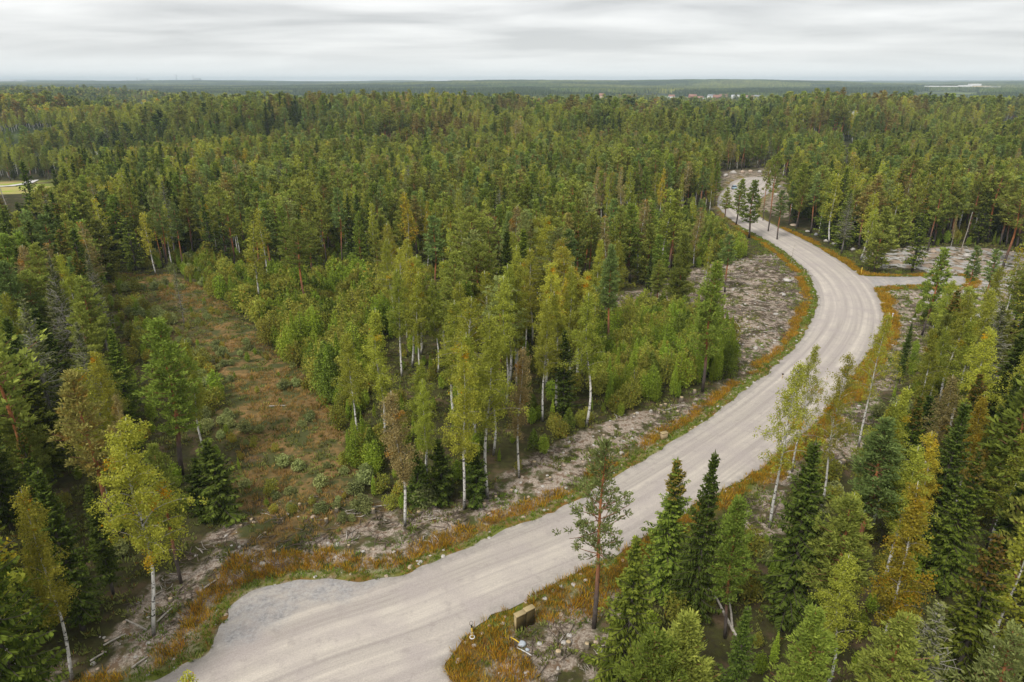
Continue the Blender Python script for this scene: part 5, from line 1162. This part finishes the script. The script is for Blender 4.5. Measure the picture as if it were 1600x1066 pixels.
for px, D, l, wd_, h, wa, ro, lab in WH: house('industrial_hall', px, D, l, wd_, h, 0, wa, ro, lab, 'hall', random.uniform(-.15, .15), 6, False, 4, 'white halls of the far works')
for px, D, l, h, lab in ((227, 9000, 95, 46, 'boxy power station block on the horizon'), (309, 9000, 80, 40, 'second block of buildings on the horizon, near a thin mast'), (8, 8200, 260, 40, 'long white hall on the horizon at the frame edge'), (30, 8300, 150, 44, 'shorter white hall on the horizon beside the long one')):
    house('horizon_building', px, D, l, 60, h, 0, 'concrete', 'roof_pale', lab, 'building', 0, 5)
for px, h, rad, lab in ((215, 62, 9, 'thick chimney left of the power station block on the horizon'), (277, 78, 7, 'tall thin chimney standing alone on the horizon'), (303, 70, 5, 'thin mast beside the second horizon block')):
    x = (px - 800) / F * 9000 * cp; t = empty('chimney_stack', (x, 9000, tz(x, 9000))); tag(t, lab, 'chimney')
    one('shaft', lambda g: tube(g, [(0, 0, 0), (0, 0, h * .5), (0, 0, h)], [rad, rad * .8, rad * .6], 12), 'concrete', t); one('rim', lambda g: tube(g, [(0, 0, h - 3), (0, 0, h + 1)], [rad * .75, rad * .75], 12), 'stone_base', t)
# pale track across the meadow
tr = catmull([G(-60, 279), G(3, 274), G(22, 270.5), G(36, 267), G(48, 262)], 5, False); tg_ = norm(np.gradient(tr, axis=0)); nm2 = np.stack([-tg_[:, 1], tg_[:, 0]], 1)
VV = np.concatenate([tr + nm2 * 2.2, tr - nm2 * 2.2]); zz2 = gz(VV[:, 0], VV[:, 1]); n = len(tr); g = Geo(); g.add(np.column_stack([VV, np.maximum(zz2, np.roll(zz2, n)) + .35]), [(i, n + i, n + i + 1, i + 1) for i in range(n - 1)])
M['pale_track'] = plain('pale_track', (.62, .60, .57), .95, .15, 1.0); tag(link('farm_track', g.mesh('farm_track', [M['pale_track']])), 'white gravel track crossing the meadow', kind='structure')
#OBJ1
# ------------------------------------------------------------ haze
hb = Geo(); x0, x1, y0, y1, z0_, z1_ = -10500, 10500, -3000, 11800, -25, 112
hb.add([(x0, y0, z0_), (x1, y0, z0_), (x1, y1, z0_), (x0, y1, z0_), (x0, y0, z1_), (x1, y0, z1_), (x1, y1, z1_), (x0, y1, z1_)], [(0, 3, 2, 1), (4, 5, 6, 7), (0, 1, 5, 4), (1, 2, 6, 5), (2, 3, 7, 6), (3, 0, 4, 7)])
m = newmat('thin_haze'); nt = m.node_tree; o_ = N(nt, 'ShaderNodeOutputMaterial'); pv = N(nt, 'ShaderNodeVolumePrincipled')
pv.inputs['Color'].default_value = (.74, .90, 1.0, 1); pv.inputs['Density'].default_value = 1.25e-4; pv.inputs['Anisotropy'].default_value = 0.0
L(nt, pv.outputs[0], o_.inputs['Volume'])
tag(link('haze', hb.mesh('haze', [m])), 'thin blue haze over the far woods', kind='stuff')
print('objects', len(bpy.data.objects), 'autos', len(autos), {k: len(v[0]) for k, v in rest.items()})
